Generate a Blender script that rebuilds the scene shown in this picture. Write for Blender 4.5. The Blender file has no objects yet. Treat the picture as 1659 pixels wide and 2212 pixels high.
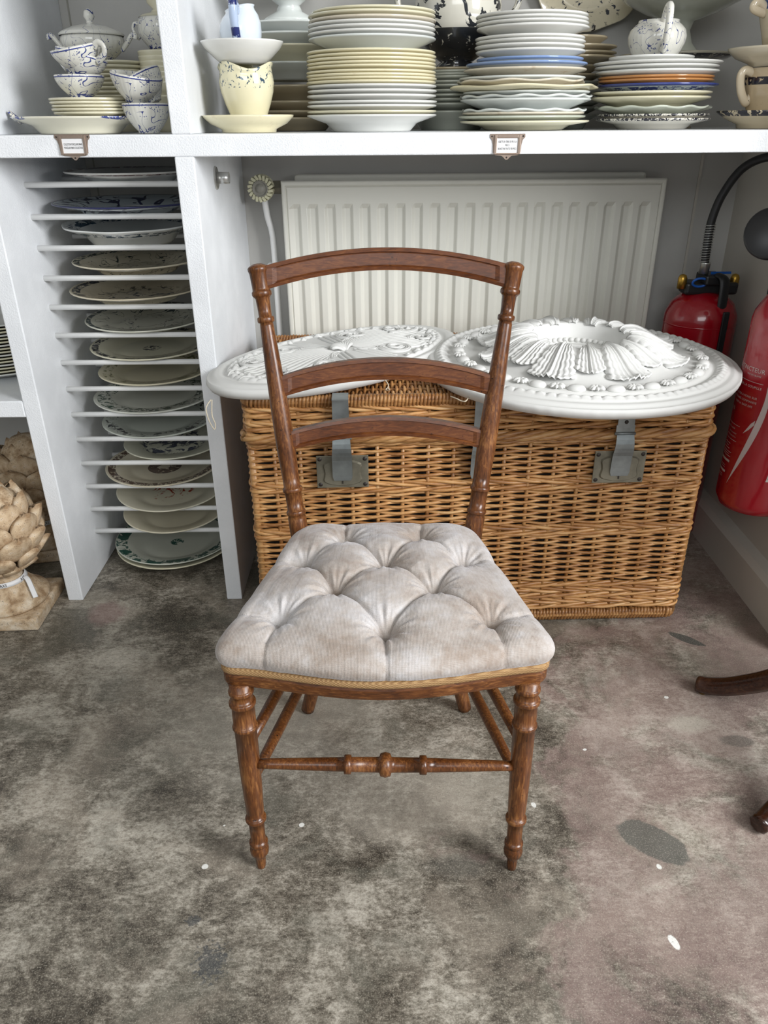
import bpy, bmesh, math, random
import numpy as np
from mathutils import Vector, Matrix, Euler
from mathutils import noise as mnoise
C = bpy.context.scene
COL = C.collection
R = math.radians
PI = math.pi
random.seed(7)

# ------------------------------------------------------------------ camera
cam_data = bpy.data.cameras.new('camera')
cam = bpy.data.objects.new('camera', cam_data)
COL.objects.link(cam)
cam_data.sensor_fit = 'VERTICAL'
cam_data.sensor_height = 36.0
cam_data.sensor_width = 27.0
cam_data.lens = 1650.0 / 2212.0 * 36.0
cam_data.clip_start = 0.02
cam.matrix_world = (Matrix.Translation((0, 0, 1.1)) @ Matrix.Rotation(R(90 - 27.1), 4, 'X')
                    @ Matrix.Rotation(R(-0.45), 4, 'Z'))
C.camera = cam

# ------------------------------------------------------------------ world, light, exposure
world = bpy.data.worlds.new('world')
C.world = world
world.use_nodes = True
world.node_tree.nodes['Background'].inputs[0].default_value = (0.90, 0.95, 1.0, 1)
world.node_tree.nodes['Background'].inputs[1].default_value = 0.42

def area(name, loc, target, sx, sy, power, col):
    l = bpy.data.lights.new(name, 'AREA')
    l.shape = 'RECTANGLE'; l.size = sx; l.size_y = sy; l.energy = power; l.color = col
    o = bpy.data.objects.new(name, l); COL.objects.link(o)
    o.location = loc
    o.rotation_euler = (Vector(target) - Vector(loc)).to_track_quat('-Z', 'Y').to_euler()
    return o
area('window_light_right', (2.5, -0.6, 2.0), (0.0, 1.3, 0.4), 1.2, 1.7, 155, (0.97, 0.98, 1.0))
area('window_light_front', (-0.3, -1.9, 2.3), (-0.1, 1.7, 0.7), 2.0, 1.3, 36, (0.93, 0.97, 1.0))
C.view_settings.view_transform = 'Standard'
C.view_settings.look = 'None'
C.view_settings.gamma = 1.0
C.view_settings.use_curve_mapping = False
C.view_settings.exposure = 0.16

# ------------------------------------------------------------------ helpers: objects
def link(name, me, mat=None, parent=None, loc=None, rot=None, smooth=True, label=None, kind=None, cat=None, group=None):
    o = bpy.data.objects.new(name, me); COL.objects.link(o)
    if mat is not None and not me.materials: me.materials.append(mat)
    if parent is not None: o.parent = parent
    if loc is not None: o.location = loc
    if rot is not None: o.rotation_euler = rot
    if smooth:
        me.polygons.foreach_set('use_smooth', [True] * len(me.polygons))
    if label: o['label'] = label
    if kind: o['kind'] = kind
    if cat: o['category'] = cat
    if group: o['group'] = group
    return o
def thing(name, label, cat, loc=(0, 0, 0), rotz=0.0, group=None):
    o = bpy.data.objects.new(name, None); COL.objects.link(o)
    o.empty_display_size = 0.05
    o.location = loc; o.rotation_euler = (0, 0, rotz)
    o['label'] = label; o['category'] = cat
    if group: o['group'] = group
    return o
def tag(o, label, cat, group=None, kind=None):
    o['label'] = label; o['category'] = cat
    if group: o['group'] = group
    if kind: o['kind'] = kind
    return o
def M(v, f, name='mesh'):
    me = bpy.data.meshes.new(name); me.from_pydata([tuple(p) for p in v], [], f); me.update(); return me
def recalc(me):
    bm = bmesh.new(); bm.from_mesh(me); bmesh.ops.recalc_face_normals(bm, faces=bm.faces); bm.to_mesh(me); bm.free(); return me
def box(x0, x1, y0, y1, z0, z1, bev=0.0, seg=2):
    bm = bmesh.new()
    bmesh.ops.create_cube(bm, size=1)
    for v in bm.verts:
        v.co = Vector((x0 + (v.co.x + .5) * (x1 - x0), y0 + (v.co.y + .5) * (y1 - y0), z0 + (v.co.z + .5) * (z1 - z0)))
    if bev > 0: bmesh.ops.bevel(bm, geom=bm.edges[:], offset=bev, segments=seg, affect='EDGES', profile=.5)
    me = bpy.data.meshes.new('box'); bm.to_mesh(me); bm.free(); return me
class Geo:
    """collects shapes, then becomes one mesh"""
    def __init__(s): s.v = []; s.f = []
    def add(s, v, f):
        n = len(s.v); s.v += [tuple(p) for p in v]; s.f += [tuple(i + n for i in q) for q in f]; return s
    def me(s, name='mesh', fix=False):
        m = M(s.v, s.f, name)
        return recalc(m) if fix else m
    def add_me(s, me, mat=None):
        return s.add([(mat @ v.co) if mat else v.co for v in me.vertices], [tuple(p.vertices) for p in me.polygons])
def lathe(prof, seg=48, mod=None, closed=False):
    """prof: (r, z) list; closed ring profile or caps where r==0"""
    v = []; f = []; rows = []
    for (r, z) in prof:
        if r <= 1e-6:
            rows.append([len(v)]); v.append((0, 0, z)); continue
        row = []
        for i in range(seg):
            t = 2 * PI * i / seg
            rr, zz = (r, z) if mod is None else mod(t, r, z)
            row.append(len(v)); v.append((rr * math.cos(t), rr * math.sin(t), zz))
        rows.append(row)
    n = len(rows)
    for k in range(n if closed else n - 1):
        a, b = rows[k], rows[(k + 1) % n]
        for i in range(seg):
            j = (i + 1) % seg
            if len(a) == 1 and len(b) == 1: continue
            if len(a) == 1: f.append((a[0], b[j], b[i]))
            elif len(b) == 1: f.append((a[i], a[j], b[0]))
            else: f.append((a[i], a[j], b[j], b[i]))
    return v, f
def frame_to(p0, p1):
    d = (Vector(p1) - Vector(p0)).normalized()
    return Matrix.Translation(p0) @ d.to_track_quat('Z', 'Y').to_matrix().to_4x4()
def turned(prof, p0, p1, seg=24):
    """prof (t 0..1 along, radius)"""
    L = (Vector(p1) - Vector(p0)).length
    pr = [(0, prof[0][0] * L)] + [(r, t * L) for t, r in prof] + [(0, prof[-1][0] * L)]
    v, f = lathe(pr, seg)
    m = frame_to(p0, p1)
    return [m @ Vector(p) for p in v], f
def tube(pts, rad, n=8, closed=False, cap=True, flat=None):
    P = [Vector(p) for p in pts]; N = len(P)
    rs = rad if isinstance(rad, (list, tuple)) else [rad] * N
    v = []; f = []
    T = []
    for i in range(N):
        a = P[(i - 1) % N] if (closed or i > 0) else P[i]
        b = P[(i + 1) % N] if (closed or i < N - 1) else P[i]
        T.append((b - a).normalized())
    up = Vector((0, 0, 1)) if abs(T[0].z) < .9 else Vector((0, 1, 0))
    nrm = (up - T[0] * up.dot(T[0])).normalized()
    for i in range(N):
        nrm = (nrm - T[i] * nrm.dot(T[i]))
        if nrm.length < 1e-6: nrm = T[i].orthogonal()
        nrm.normalize(); bn = T[i].cross(nrm)
        for k in range(n):
            t = 2 * PI * k / n
            fa = flat if flat else 1.0
            v.append(P[i] + nrm * math.cos(t) * rs[i] * fa + bn * math.sin(t) * rs[i])
    for i in range(N if closed else N - 1):
        a = i * n; b = ((i + 1) % N) * n
        for k in range(n):
            j = (k + 1) % n
            f.append((a + k, a + j, b + j, b + k))
    if cap and not closed:
        f.append(tuple(range(n - 1, -1, -1))); f.append(tuple((N - 1) * n + k for k in range(n)))
    return v, f
def spline(pts, n=8):
    P = [Vector(p) for p in pts]; out = []
    for i in range(len(P) - 1):
        p0 = P[max(i - 1, 0)]; p1 = P[i]; p2 = P[i + 1]; p3 = P[min(i + 2, len(P) - 1)]
        for k in range(n):
            t = k / n
            out.append(0.5 * ((2 * p1) + (p2 - p0) * t + (2 * p0 - 5 * p1 + 4 * p2 - p3) * t * t + (3 * p1 - p0 - 3 * p2 + p3) * t ** 3))
    out.append(P[-1]); return out
def prism(poly, y0, y1):
    """poly in (x,z), extruded along y"""
    n = len(poly)
    v = [(x, y0, z) for x, z in poly] + [(x, y1, z) for x, z in poly]
    f = [tuple(range(n)), tuple(range(2 * n - 1, n - 1, -1))]
    for i in range(n):
        j = (i + 1) % n
        f.append((i, n + i, n + j, j))
    return v, f
def text_mesh(s, size, align='CENTER', bold=0.0):
    cu = bpy.data.curves.new('t', 'FONT'); cu.body = s; cu.size = size; cu.align_x = align; cu.align_y = 'CENTER'
    cu.resolution_u = 2; cu.offset = bold; cu.space_character = 1.05
    o = bpy.data.objects.new('t', cu); COL.objects.link(o)
    bpy.context.view_layer.update()
    dg = bpy.context.evaluated_depsgraph_get()
    me = bpy.data.meshes.new_from_object(o.evaluated_get(dg))
    bpy.data.objects.remove(o); bpy.data.curves.remove(cu)
    me.materials.clear()
    return me

# ------------------------------------------------------------------ helpers: materials
class NT:
    def __init__(s, name, rough=.5, base=(.8, .8, .8), metal=0.0, spec=.5, coat=0.0, coat_rough=.05):
        s.m = bpy.data.materials.new(name); s.m.use_nodes = True
        s.n = s.m.node_tree.nodes; s.l = s.m.node_tree.links
        s.b = s.n['Principled BSDF']
        s.b.inputs['Base Color'].default_value = (*base, 1); s.b.inputs['Roughness'].default_value = rough
        s.b.inputs['Metallic'].default_value = metal; s.b.inputs['Specular IOR Level'].default_value = spec
        s.b.inputs['Coat Weight'].default_value = coat; s.b.inputs['Coat Roughness'].default_value = coat_rough
    def _in(s, sock, v):
        if isinstance(v, bpy.types.NodeSocket): s.l.new(v, sock)
        elif v is not None:
            if isinstance(v, (tuple, list)) and len(v) == 3 and sock.type == 'RGBA': v = (*v, 1)
            sock.default_value = v
    def coord(s, which='Object'):
        return s.n.new('ShaderNodeTexCoord').outputs[which]
    def pos(s): return s.n.new('ShaderNodeNewGeometry').outputs['Position']
    def mapping(s, vec, scale=(1, 1, 1), loc=(0, 0, 0), rot=(0, 0, 0), typ='POINT'):
        n = s.n.new('ShaderNodeMapping'); n.vector_type = typ
        s._in(n.inputs['Vector'], vec); n.inputs['Scale'].default_value = scale
        n.inputs['Location'].default_value = loc; n.inputs['Rotation'].default_value = rot
        return n.outputs[0]
    def noise(s, vec, scale, detail=4, rough=.55, dist=0.0, col=False):
        n = s.n.new('ShaderNodeTexNoise'); s._in(n.inputs['Vector'], vec)
        n.inputs['Scale'].default_value = scale; n.inputs['Detail'].default_value = detail
        n.inputs['Roughness'].default_value = rough; n.inputs['Distortion'].default_value = dist
        return n.outputs['Color' if col else 'Fac']
    def voro(s, vec, scale, feature='F1', rand=1.0):
        n = s.n.new('ShaderNodeTexVoronoi'); n.feature = feature; s._in(n.inputs['Vector'], vec)
        n.inputs['Scale'].default_value = scale; n.inputs['Randomness'].default_value = rand
        return n.outputs['Distance']
    def wave(s, vec, scale, dist=2.0, typ='BANDS', dirn='X', dscale=1.0):
        n = s.n.new('ShaderNodeTexWave'); n.wave_type = typ; s._in(n.inputs['Vector'], vec)
        if typ == 'BANDS': n.bands_direction = dirn
        n.inputs['Scale'].default_value = scale; n.inputs['Distortion'].default_value = dist; n.inputs['Detail Scale'].default_value = dscale
        return n.outputs['Fac']
    def math(s, op, a, b=None, c=None, clamp=False):
        n = s.n.new('ShaderNodeMath'); n.operation = op; n.use_clamp = clamp
        s._in(n.inputs[0], a)
        if b is not None: s._in(n.inputs[1], b)
        if c is not None: s._in(n.inputs[2], c)
        return n.outputs[0]
    def ramp(s, fac, lo, hi, a=0.0, b=1.0):
        n = s.n.new('ShaderNodeMapRange'); n.interpolation_type = 'SMOOTHSTEP'
        s._in(n.inputs['Value'], fac)
        for i, x in ((1, lo), (2, hi), (3, a), (4, b)): n.inputs[i].default_value = x
        return n.outputs[0]
    def cramp(s, fac, stops):
        n = s.n.new('ShaderNodeValToRGB'); s._in(n.inputs[0], fac)
        e = n.color_ramp.elements
        while len(e) < len(stops): e.new(.5)
        for k, (p, c) in enumerate(stops): e[k].position = p; e[k].color = (*c, 1)
        return n.outputs[0]
    def mix(s, fac, a, b, mode='MIX'):
        n = s.n.new('ShaderNodeMix'); n.data_type = 'RGBA'; n.blend_type = mode
        s._in(n.inputs[0], fac); s._in(n.inputs[6], a); s._in(n.inputs[7], b)
        return n.outputs[2]
    def vmath(s, op, a, b=None):
        n = s.n.new('ShaderNodeVectorMath'); n.operation = op; s._in(n.inputs[0], a)
        if b is not None: s._in(n.inputs[1], b)
        return n.outputs['Value'] if op in ('LENGTH', 'DISTANCE', 'DOT_PRODUCT') else n.outputs[0]
    def sep(s, v):
        n = s.n.new('ShaderNodeSeparateXYZ'); s._in(n.inputs[0], v); return n.outputs
    def rnd(s): return s.n.new('ShaderNodeObjectInfo').outputs['Random']
    def color(s, c): s._in(s.b.inputs['Base Color'], c); return s
    def rough(s, r): s._in(s.b.inputs['Roughness'], r); return s
    def bump(s, h, strength=.3, dist=.002, prev=None):
        n = s.n.new('ShaderNodeBump'); n.inputs['Strength'].default_value = strength; n.inputs['Distance'].default_value = dist
        s._in(n.inputs['Height'], h)
        if prev is not None: s._in(n.inputs['Normal'], prev)
        s.l.new(n.outputs[0], s.b.inputs['Normal']); return n.outputs[0]

def m_paint():
    t = NT('white_textured_paint', .55)
    p = t.pos()
    d = t.noise(p, 9, 3)
    t.color(t.mix(t.ramp(d, .35, .7), (.78, .80, .82), (.85, .87, .89)))
    t.bump(t.noise(p, 330, 2, .5), .55, .0016)
    return t.m
def m_wall(name, col):
    t = NT(name, .6)
    p = t.pos()
    t.color(t.mix(t.ramp(t.noise(p, 5, 5), .3, .75), tuple(c * .93 for c in col), col))
    t.bump(t.noise(p, 160, 3), .15, .001)
    return t.m
def m_plain(name, col, rough=.5, metal=0.0, coat=0.0, bump=None, var=0.0):
    t = NT(name, rough, col, metal, coat=coat)
    if var > 0:
        t.color(t.mix(t.ramp(t.noise(t.coord(), 14, 6), .3, .7), tuple(c * (1 - var) for c in col), tuple(min(1, c * (1 + var * .5)) for c in col)))
    if bump: t.bump(t.noise(t.coord(), bump[0], 4), bump[1], .001)
    return t.m
def m_wood(name, dark, mid, light, stretch=(9, 9, 1.2), rough=.32, spots=True):
    t = NT(name, rough, coat=.22, coat_rough=.22, spec=.35)
    p = t.coord()
    g = t.noise(t.mapping(p, stretch), 34, 6, .6, .6)
    big = t.noise(p, 9, 4)
    f = t.math('ADD', t.math('MULTIPLY', g, .65), t.math('MULTIPLY', big, .45))
    c = t.cramp(f, [(.34, dark), (.56, mid), (.82, light)])
    if spots:
        s = t.math('MULTIPLY', t.ramp(t.noise(p, 170, 2), .66, .72), t.ramp(t.noise(p, 24, 3), .45, .65))
        c = t.mix(s, c, tuple(x * .25 for x in dark))
    t.color(c); t.rough(t.ramp(big, .3, .8, rough - .06, rough + .16))
    t.bump(g, .12, .0008)
    return t.m
def m_wicker(name, base=1.0):
    t = NT(name, .42, coat=.15, coat_rough=.3)
    p = t.pos()
    r = t.rnd()
    n1 = t.noise(t.mapping(p, (7, 7, 60)), 2.2, 4)
    n2 = t.noise(p, 60, 4)
    f = t.math('ADD', t.math('MULTIPLY', n1, .7), t.math('ADD', t.math('MULTIPLY', r, .16), t.math('MULTIPLY', n2, .22)))
    t.color(t.cramp(f, [(.30, (.14 * base, .05 * base, .012 * base)), (.48, (.36 * base, .160 * base, .048 * base)), (.62, (.55 * base, .29 * base, .105 * base)), (.85, (.70 * base, .46 * base, .22 * base))]))
    t.bump(n2, .2, .0006)
    return t.m
def m_floor():
    t = NT('worn_concrete', .5)
    p = t.pos()
    warp = t.vmath('ADD', p, t.vmath('MULTIPLY', t.vmath('SUBTRACT', t.noise(p, 3.2, 4, col=True), (.5, .5, .5)), (.22, .22, 0)))
    big = t.noise(warp, 2.6, 6, .62, .3)
    mid = t.noise(warp, 9, 8, .68, .4)
    fine = t.noise(t.mapping(p, (1, 1.6, 1)), 40, 9, .78)
    grit = t.noise(p, 420, 3, .7)
    hi = t.noise(t.mapping(p, (1, 1.5, 1)), 120, 8, .8)
    f = t.math('ADD', t.math('MULTIPLY', big, .38), t.math('ADD', t.math('MULTIPLY', mid, .32), t.math('ADD', t.math('MULTIPLY', fine, .34), t.math('MULTIPLY', hi, .34))))
    base = t.cramp(f, [(.58, (.024, .020, .015)), (.645, (.078, .066, .050)), (.695, (.180, .160, .126)), (.745, (.36, .33, .275)), (.85, (.62, .58, .50))])
    veil = t.ramp(t.noise(warp, 5.5, 6, .65), .50, .62)
    base = t.mix(t.math('MULTIPLY', veil, .45), base, (.115, .112, .088))
    warmv = t.ramp(t.noise(t.mapping(warp, (1, 1, 1), (4, 2, 0)), 4.2, 6, .65), .50, .62)
    base = t.mix(t.math('MULTIPLY', warmv, .26), base, (.42, .36, .29))
    # pink screed on the right and near side
    s = t.sep(p)
    pk = t.math('ADD', t.math('MULTIPLY', s[0], 1.0), t.math('MULTIPLY', t.noise(warp, 3.1, 6, .65), 1.6))
    pk = t.math('SUBTRACT', pk, t.math('MULTIPLY', s[1], .25))
    pink = t.math('MULTIPLY', t.ramp(pk, .80, .92), t.ramp(t.noise(warp, 6, 6, .7), .34, .56))
    base = t.mix(t.math('MULTIPLY', pink, .50), base, (.31, .215, .195))
    # small pink patches on the left
    def patch(cx, cy, rx, ry, rot=0, soft=.12, wob=.35, sc=26):
        v = t.mapping(p, (1, 1, 1), (-cx, -cy, 0))
        v = t.mapping(v, (1 / rx, 1 / ry, 0), (0, 0, 0), (0, 0, rot))
        n = t.n.new('ShaderNodeVectorRotate'); n.rotation_type = 'Z_AXIS'; n.inputs['Angle'].default_value = -rot
        v2 = t.mapping(p, (1, 1, 1), (-cx, -cy, 0)); t.l.new(v2, n.inputs['Vector'])
        v = t.mapping(n.outputs[0], (1 / rx, 1 / ry, 0))
        d = t.vmath('LENGTH', v)
        d = t.math('ADD', d, t.math('MULTIPLY', t.math('SUBTRACT', t.noise(p, sc, 4), .5), wob * 2))
        return t.ramp(d, 1.0 + soft, 1.0 - soft)
    base = t.mix(t.math('MULTIPLY', patch(-.70, 1.60, .045, .05, 0, .3, .5), .6), base, (.30, .19, .175))
    base = t.mix(t.math('MULTIPLY', patch(-.24, 1.24, .20, .17, .3, .5, .6, 8), .35), base, (.52, .48, .41))
    base = t.mix(t.math('MULTIPLY', patch(.03, 1.02, .16, .10, -.2, .5, .8, 9), .30), base, (.55, .50, .42))  # bright highlight between the chair legs, painted into the floor colour
    base = t.mix(t.math('MULTIPLY', patch(.455, .905, .062, .033, -.65, .06, .30), .86), base, (.095, .095, .083))
    base = t.mix(t.math('MULTIPLY', patch(.715, 1.475, .042, .013, -.65, .08, .3), .9), base, (.06, .065, .058))
    base = t.mix(t.math('MULTIPLY', patch(.62, 1.19, .04, .022, 0, .5, .5), .5), base, (.5, .48, .4))
    base = t.mix(t.math('MULTIPLY', patch(.80, 1.16, .035, .028, .4, .1, .7), .7), base, (.085, .08, .07))
    base = t.mix(t.math('MULTIPLY', patch(.70, 1.14, .035, .015, -.2, .2, .7), .6), base, (.09, .085, .075))
    base = t.mix(t.math('MULTIPLY', patch(-.26, .70, .020, .024, 0, .3, 2.2, 160), .75), base, (.045, .05, .055))
    base = t.mix(t.math('MULTIPLY', patch(-.30, .765, .010, .007, 0, .2, 1.6, 160), .75), base, (.045, .05, .055))
    base = t.mix(t.math('MULTIPLY', patch(.12, .86, .05, .022, 0, .5, .6), .5), base, (.08, .08, .07))
    for (cx, cy, rx, ry) in ((-.149, .945, .0048, .0045), (-.302, .862, .0055, .005), (.266, .985, .004, .006), (.135, .555, .007, .008),
                             (.43, .725, .006, .012), (.495, .57, .008, .006), (.39, 1.12, .004, .003), (-.285, .945, .002, .002), (.60, 1.27, .005, .004), (.45, .855, .004, .005)):
        base = t.mix(patch(cx, cy, rx, ry, .3, .12, .2, 120), base, (.74, .74, .70))
    base = t.mix(t.math('MULTIPLY', t.ramp(grit, .50, .72), .42), base, (.62, .58, .48))
    base = t.mix(t.math('MULTIPLY', t.ramp(t.noise(p, 300, 4, .7), .46, .32), .45), base, (.045, .04, .033))
    scr = t.ramp(t.noise(t.mapping(p, (1, 9, 1), rot=(0, 0, .25)), 30, 5, .7), .60, .75)
    base = t.mix(t.math('MULTIPLY', scr, .22), base, (.05, .045, .04))
    t.color(base)
    t.rough(t.ramp(mid, .3, .7, .34, .6))
    h = t.math('ADD', t.math('MULTIPLY', fine, .7), t.math('MULTIPLY', grit, .35))
    t.bump(h, .22, .002)
    return t.m
def m_fabric():
    t = NT('pale_velvet', .85, spec=.2)
    p = t.coord()
    b = t.noise(p, 11, 5, .6)
    f2 = t.noise(t.mapping(p, (1, 1, 1)), 60, 5, .7)
    f = t.math('ADD', t.math('MULTIPLY', b, .7), t.math('MULTIPLY', f2, .35))
    c = t.cramp(f, [(.40, (.34, .28, .235)), (.52, (.44, .395, .36)), (.66, (.55, .53, .525))])
    s = t.sep(p)
    w1 = t.math('SINE', t.math('MULTIPLY', s[1], 2 * PI / .0017)); w2 = t.math('SINE', t.math('MULTIPLY', s[0], 2 * PI / .0020))
    w3 = t.math('SINE', t.math('MULTIPLY', s[2], 2 * PI / .0022))
    w = t.math('ADD', t.math('MAXIMUM', w1, w3), w2)
    w = t.math('MULTIPLY', w, t.math('ADD', t.noise(p, 90, 3), .3))
    c = t.mix(t.ramp(w, .1, -1.0, 0, .16), c, (.27, .235, .21))
    t.color(c)
    t.b.inputs['Sheen Weight'].default_value = .45; t.b.inputs['Sheen Roughness'].default_value = .4
    t.b.inputs['Sheen Tint'].default_value = (.92, .93, 1, 1)
    h = t.math('ADD', t.math('MULTIPLY', w, .35), t.math('MULTIPLY', t.noise(p, 260, 3), .8))
    t.bump(h, .45, .0009)
    return t.m
def china(name, base, ink=None, rings=(), lines=(), motif=None, vine=None, crackle=False, zrings=(), stain=0.0, dens=.5, lw=1.0):
    """glazed earthenware. rings: (r0,r1,scale,thr) inked bands by radius; lines: (r0,r1) solid; vine: (scale,width) over the whole body; zrings: (z0,z1,scale,thr)"""
    t = NT(name, .12, base, coat=.4, coat_rough=.04)
    p = t.coord()
    c = t.mix(t.ramp(t.noise(p, 12, 4), .3, .75), tuple(x * .94 for x in base), base)
    if stain: c = t.mix(t.math('MULTIPLY', t.ramp(t.noise(p, 24, 5, .7), .55, .75), stain), c, (.38, .24, .12))
    if ink:
        s = t.sep(p)
        r = t.vmath('LENGTH', t.mapping(p, (1, 1, 0)))
        def band(x, a, b, e=.0006): return t.math('MULTIPLY', t.ramp(x, a - e, a + e), t.ramp(x, b + e, b - e))
        mask = None
        def acc(m):
            nonlocal mask
            mask = m if mask is None else t.math('MAXIMUM', mask, m)
        for (r0, r1, sc, th) in rings:
            m1 = t.ramp(t.noise(p, sc, 3, .6, 1.0), th - .02, th + .02)
            m2 = t.ramp(t.math('ABSOLUTE', t.math('SUBTRACT', t.noise(t.mapping(p, (1, 1, 1), (5, 3, 0)), sc * .9, 1, .4, 1.2), .5)), .016 * lw, .008 * lw)
            acc(t.math('MULTIPLY', band(r, r0, r1), t.math('MAXIMUM', m1, m2)))
        for (r0, r1) in lines: acc(band(r, r0, r1))
        for (z0, z1, sc, th) in zrings:
            m1 = t.ramp(t.noise(p, sc, 3, .6, 1.0), th - .02, th + .02)
            acc(t.math('MULTIPLY', band(s[2], z0, z1), m1))
        if motif:
            (rm, sc, th) = motif
            acc(t.math('MULTIPLY', t.ramp(r, rm, rm * .8), t.ramp(t.noise(p, sc, 4, .6, 1.5), th - .02, th + .02)))
        if vine:
            sc, wd = vine
            e = t.ramp(t.math('ABSOLUTE', t.math('SUBTRACT', t.noise(p, sc * 1.15, 1, .3, .9), .5)), wd * .22, wd * .10)
            gate = t.ramp(t.noise(p, sc * .8, 2), .43, .5)
            dots = t.math('MULTIPLY', t.ramp(t.voro(p, sc * 8, 'F1', .4), .30, .22), t.ramp(t.noise(t.mapping(p, (1, 1, 1), (3, 1, 2)), sc * 1.1, 2), dens + .04, dens + .08))
            fl = t.math('MULTIPLY', t.ramp(t.noise(p, sc * 6, 2, .5, .6), .60, .63), t.ramp(t.noise(t.mapping(p, (1, 1, 1), (7, 1, 5)), sc * .9, 2), .55, .6))
            acc(t.math('MULTIPLY', e, gate)); acc(dots); acc(t.math('MULTIPLY', fl, .9))
        c = t.mix(mask, c, ink)
    t.color(c)
    return t.m

BLUE = (.035, .055, .22)
DKBLUE = (.02, .025, .09)
MAT = dict(
    paint=m_paint(), wall=m_wall('back_wall_paint', (.50, .49, .46)), wallr=m_wall('right_wall_paint', (.55, .52, .46)),
    floor=m_floor(), wood=m_wood('walnut', (.022, .007, .003), (.118, .039, .010), (.37, .165, .050)),
    woodrail2=m_wood('walnut_frame', (.022, .007, .003), (.118, .039, .010), (.37, .165, .050), (1.4, 9, 9)),
    woodrail=m_wood('walnut_rail', (.034, .009, .002), (.100, .028, .006), (.22, .078, .018), (1.6, 9, 9), .42),
    darkwood=m_wood('dark_table_wood', (.012, .004, .002), (.035, .012, .006), (.10, .045, .02), (1.5, 6, 6), .22),
    fabric=m_fabric(), wicker=m_wicker('willow'), wickerb=m_wicker('willow_border', .82),
    rad=m_plain('radiator_enamel', (.69, .68, .61), .35, coat=.2), plaster=m_plain('white_plaster', (.68, .68, .655), .7, bump=(220, .12)),
    steel=m_plain('galvanised_plate', (.30, .33, .33), .42, .75, var=.35), brassold=m_plain('aged_plate', (.25, .235, .18), .5, .7, var=.4),
    rivet=m_plain('dark_rivet', (.035, .028, .024), .5, .4), nickel=m_plain('warm_nickel', (.40, .31, .25), .35, .8, var=.2),
    card=m_plain('white_card', (.82, .82, .82), .6), black=m_plain('black_ink', (.02, .02, .022), .6),
    red=m_plain('red_enamel', (.30, .003, .010), .22, coat=.6), rubber=m_plain('black_rubber', (.012, .012, .013), .42),
    brass=m_plain('brass', (.55, .33, .06), .3, .9), bluep=m_plain('blue_plastic', (.01, .10, .42), .35), ivory=m_plain('ivory_plastic', (.62, .60, .42), .45),
    grey=m_plain('grey_plastic', (.30, .29, .25), .4), white=m_plain('white_gloss', (.85, .85, .83), .3), silver=m_plain('silver_steel', (.55, .55, .53), .3, .9),
    extprint=m_plain('pale_print', (.50, .42, .40), .5), stone=None, string=m_plain('cream_string', (.62, .55, .42), .8),
    gimp=None)
t = NT('sandstone', .85)
p = t.coord(); n1 = t.noise(p, 26, 7, .7); n2 = t.noise(p, 210, 3, .7)
c = t.cramp(n1, [(.36, (.30, .19, .10)), (.5, (.56, .42, .27)), (.66, (.74, .64, .50))])
c = t.mix(t.math('MULTIPLY', t.ramp(n2, .56, .68), .75), c, (.13, .08, .045))
t.color(c); t.bump(t.math('ADD', n1, t.math('MULTIPLY', n2, .4)), .5, .003)
MAT['stone'] = t.m
t = NT('tan_braid', .75)
p = t.coord(); s = t.sep(p)
w = t.math('MULTIPLY', t.math('SINE', t.math('MULTIPLY', t.math('ADD', s[0], t.math('MULTIPLY', s[2], 1.0)), 2 * PI / .0034)), t.math('SINE', t.math('MULTIPLY', t.math('ADD', s[0], t.math('MULTIPLY', s[1], 1.5)), 2 * PI / .005)))
t.color(t.mix(t.ramp(w, -.6, .6), (.24, .125, .045), (.46, .29, .13))); t.bump(w, .5, .001)
MAT['gimp'] = t.m

# ------------------------------------------------------------------ setting
def structure(name, me, mat, smooth=False, parent=None):
    o = link(name, me, mat, parent, smooth=smooth)
    if parent is None: o['kind'] = 'structure'
    return o
structure('floor', box(-3.2, 3.2, -3.0, 2.30, -.06, 0), MAT['floor'])
structure('ceiling', box(-3.2, 3.2, -3.0, 2.30, 2.6, 2.66), m_wall('ceiling_paint', (.70, .69, .66)))
structure('wall_left', box(-3.26, -3.2, -3.0, 2.30, 0, 2.6), MAT['wall'])
structure('wall_back', box(-3.2, .985, 2.22, 2.30, 0, 2.6), MAT['wall'])
structure('wall_right', box(.955, 1.05, 1.40, 2.30, 0, 2.6), MAT['wallr'])
bm = Geo().add(*[(lambda v, f: (v, f))(*prism([(.955, 0), (.918, 0), (.918, .098), (.930, .112), (.955, .118)], 1.40, 2.22))][0]).me('b', True)
structure('baseboard_right', bm, MAT['wallr'])
# thin raised seam trims on the back wall (joints between wall boards)
structure('trim_1', box(.845, .852, 2.216, 2.22, .6, 1.04), MAT['wallr'])
structure('trim_2', box(-.762, -.758, 2.2185, 2.22, 0, 1.6), MAT['grey'])

# ------------------------------------------------------------------ shelving
unit = thing('shelving_unit', 'white textured built-in shelving with plate rack bays along the back wall', 'shelving', (0, 1.66, 0))
def upart(name, x0, x1, y0, y1, z0, z1, bev=.0025, **k):
    return link(name, box(x0, x1, y0 - 1.66, y1 - 1.66, z0, z1, bev), MAT['paint'], unit, smooth=False, **k)
FRONT = 1.66
upart('upright_panel', -.819, -.781, FRONT, 2.22, 0, 1.04)
upart('upright_panel', -.408, -.369, FRONT, 2.22, 0, 1.04)
upart('upright_panel', -.819, -.781, FRONT, 2.22, 1.08, 1.75)
upart('upright_panel', -.408, -.369, FRONT, 2.22, 1.08, 1.75)
upart('upright_panel', -1.62, -1.58, FRONT, 2.22, 0, 1.04)
upart('shelf_board', -1.62, .955, FRONT, 2.22, 1.04, 1.08)
upart('shelf_board', -1.58, -.819, FRONT, 2.22, .501, .540)
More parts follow.
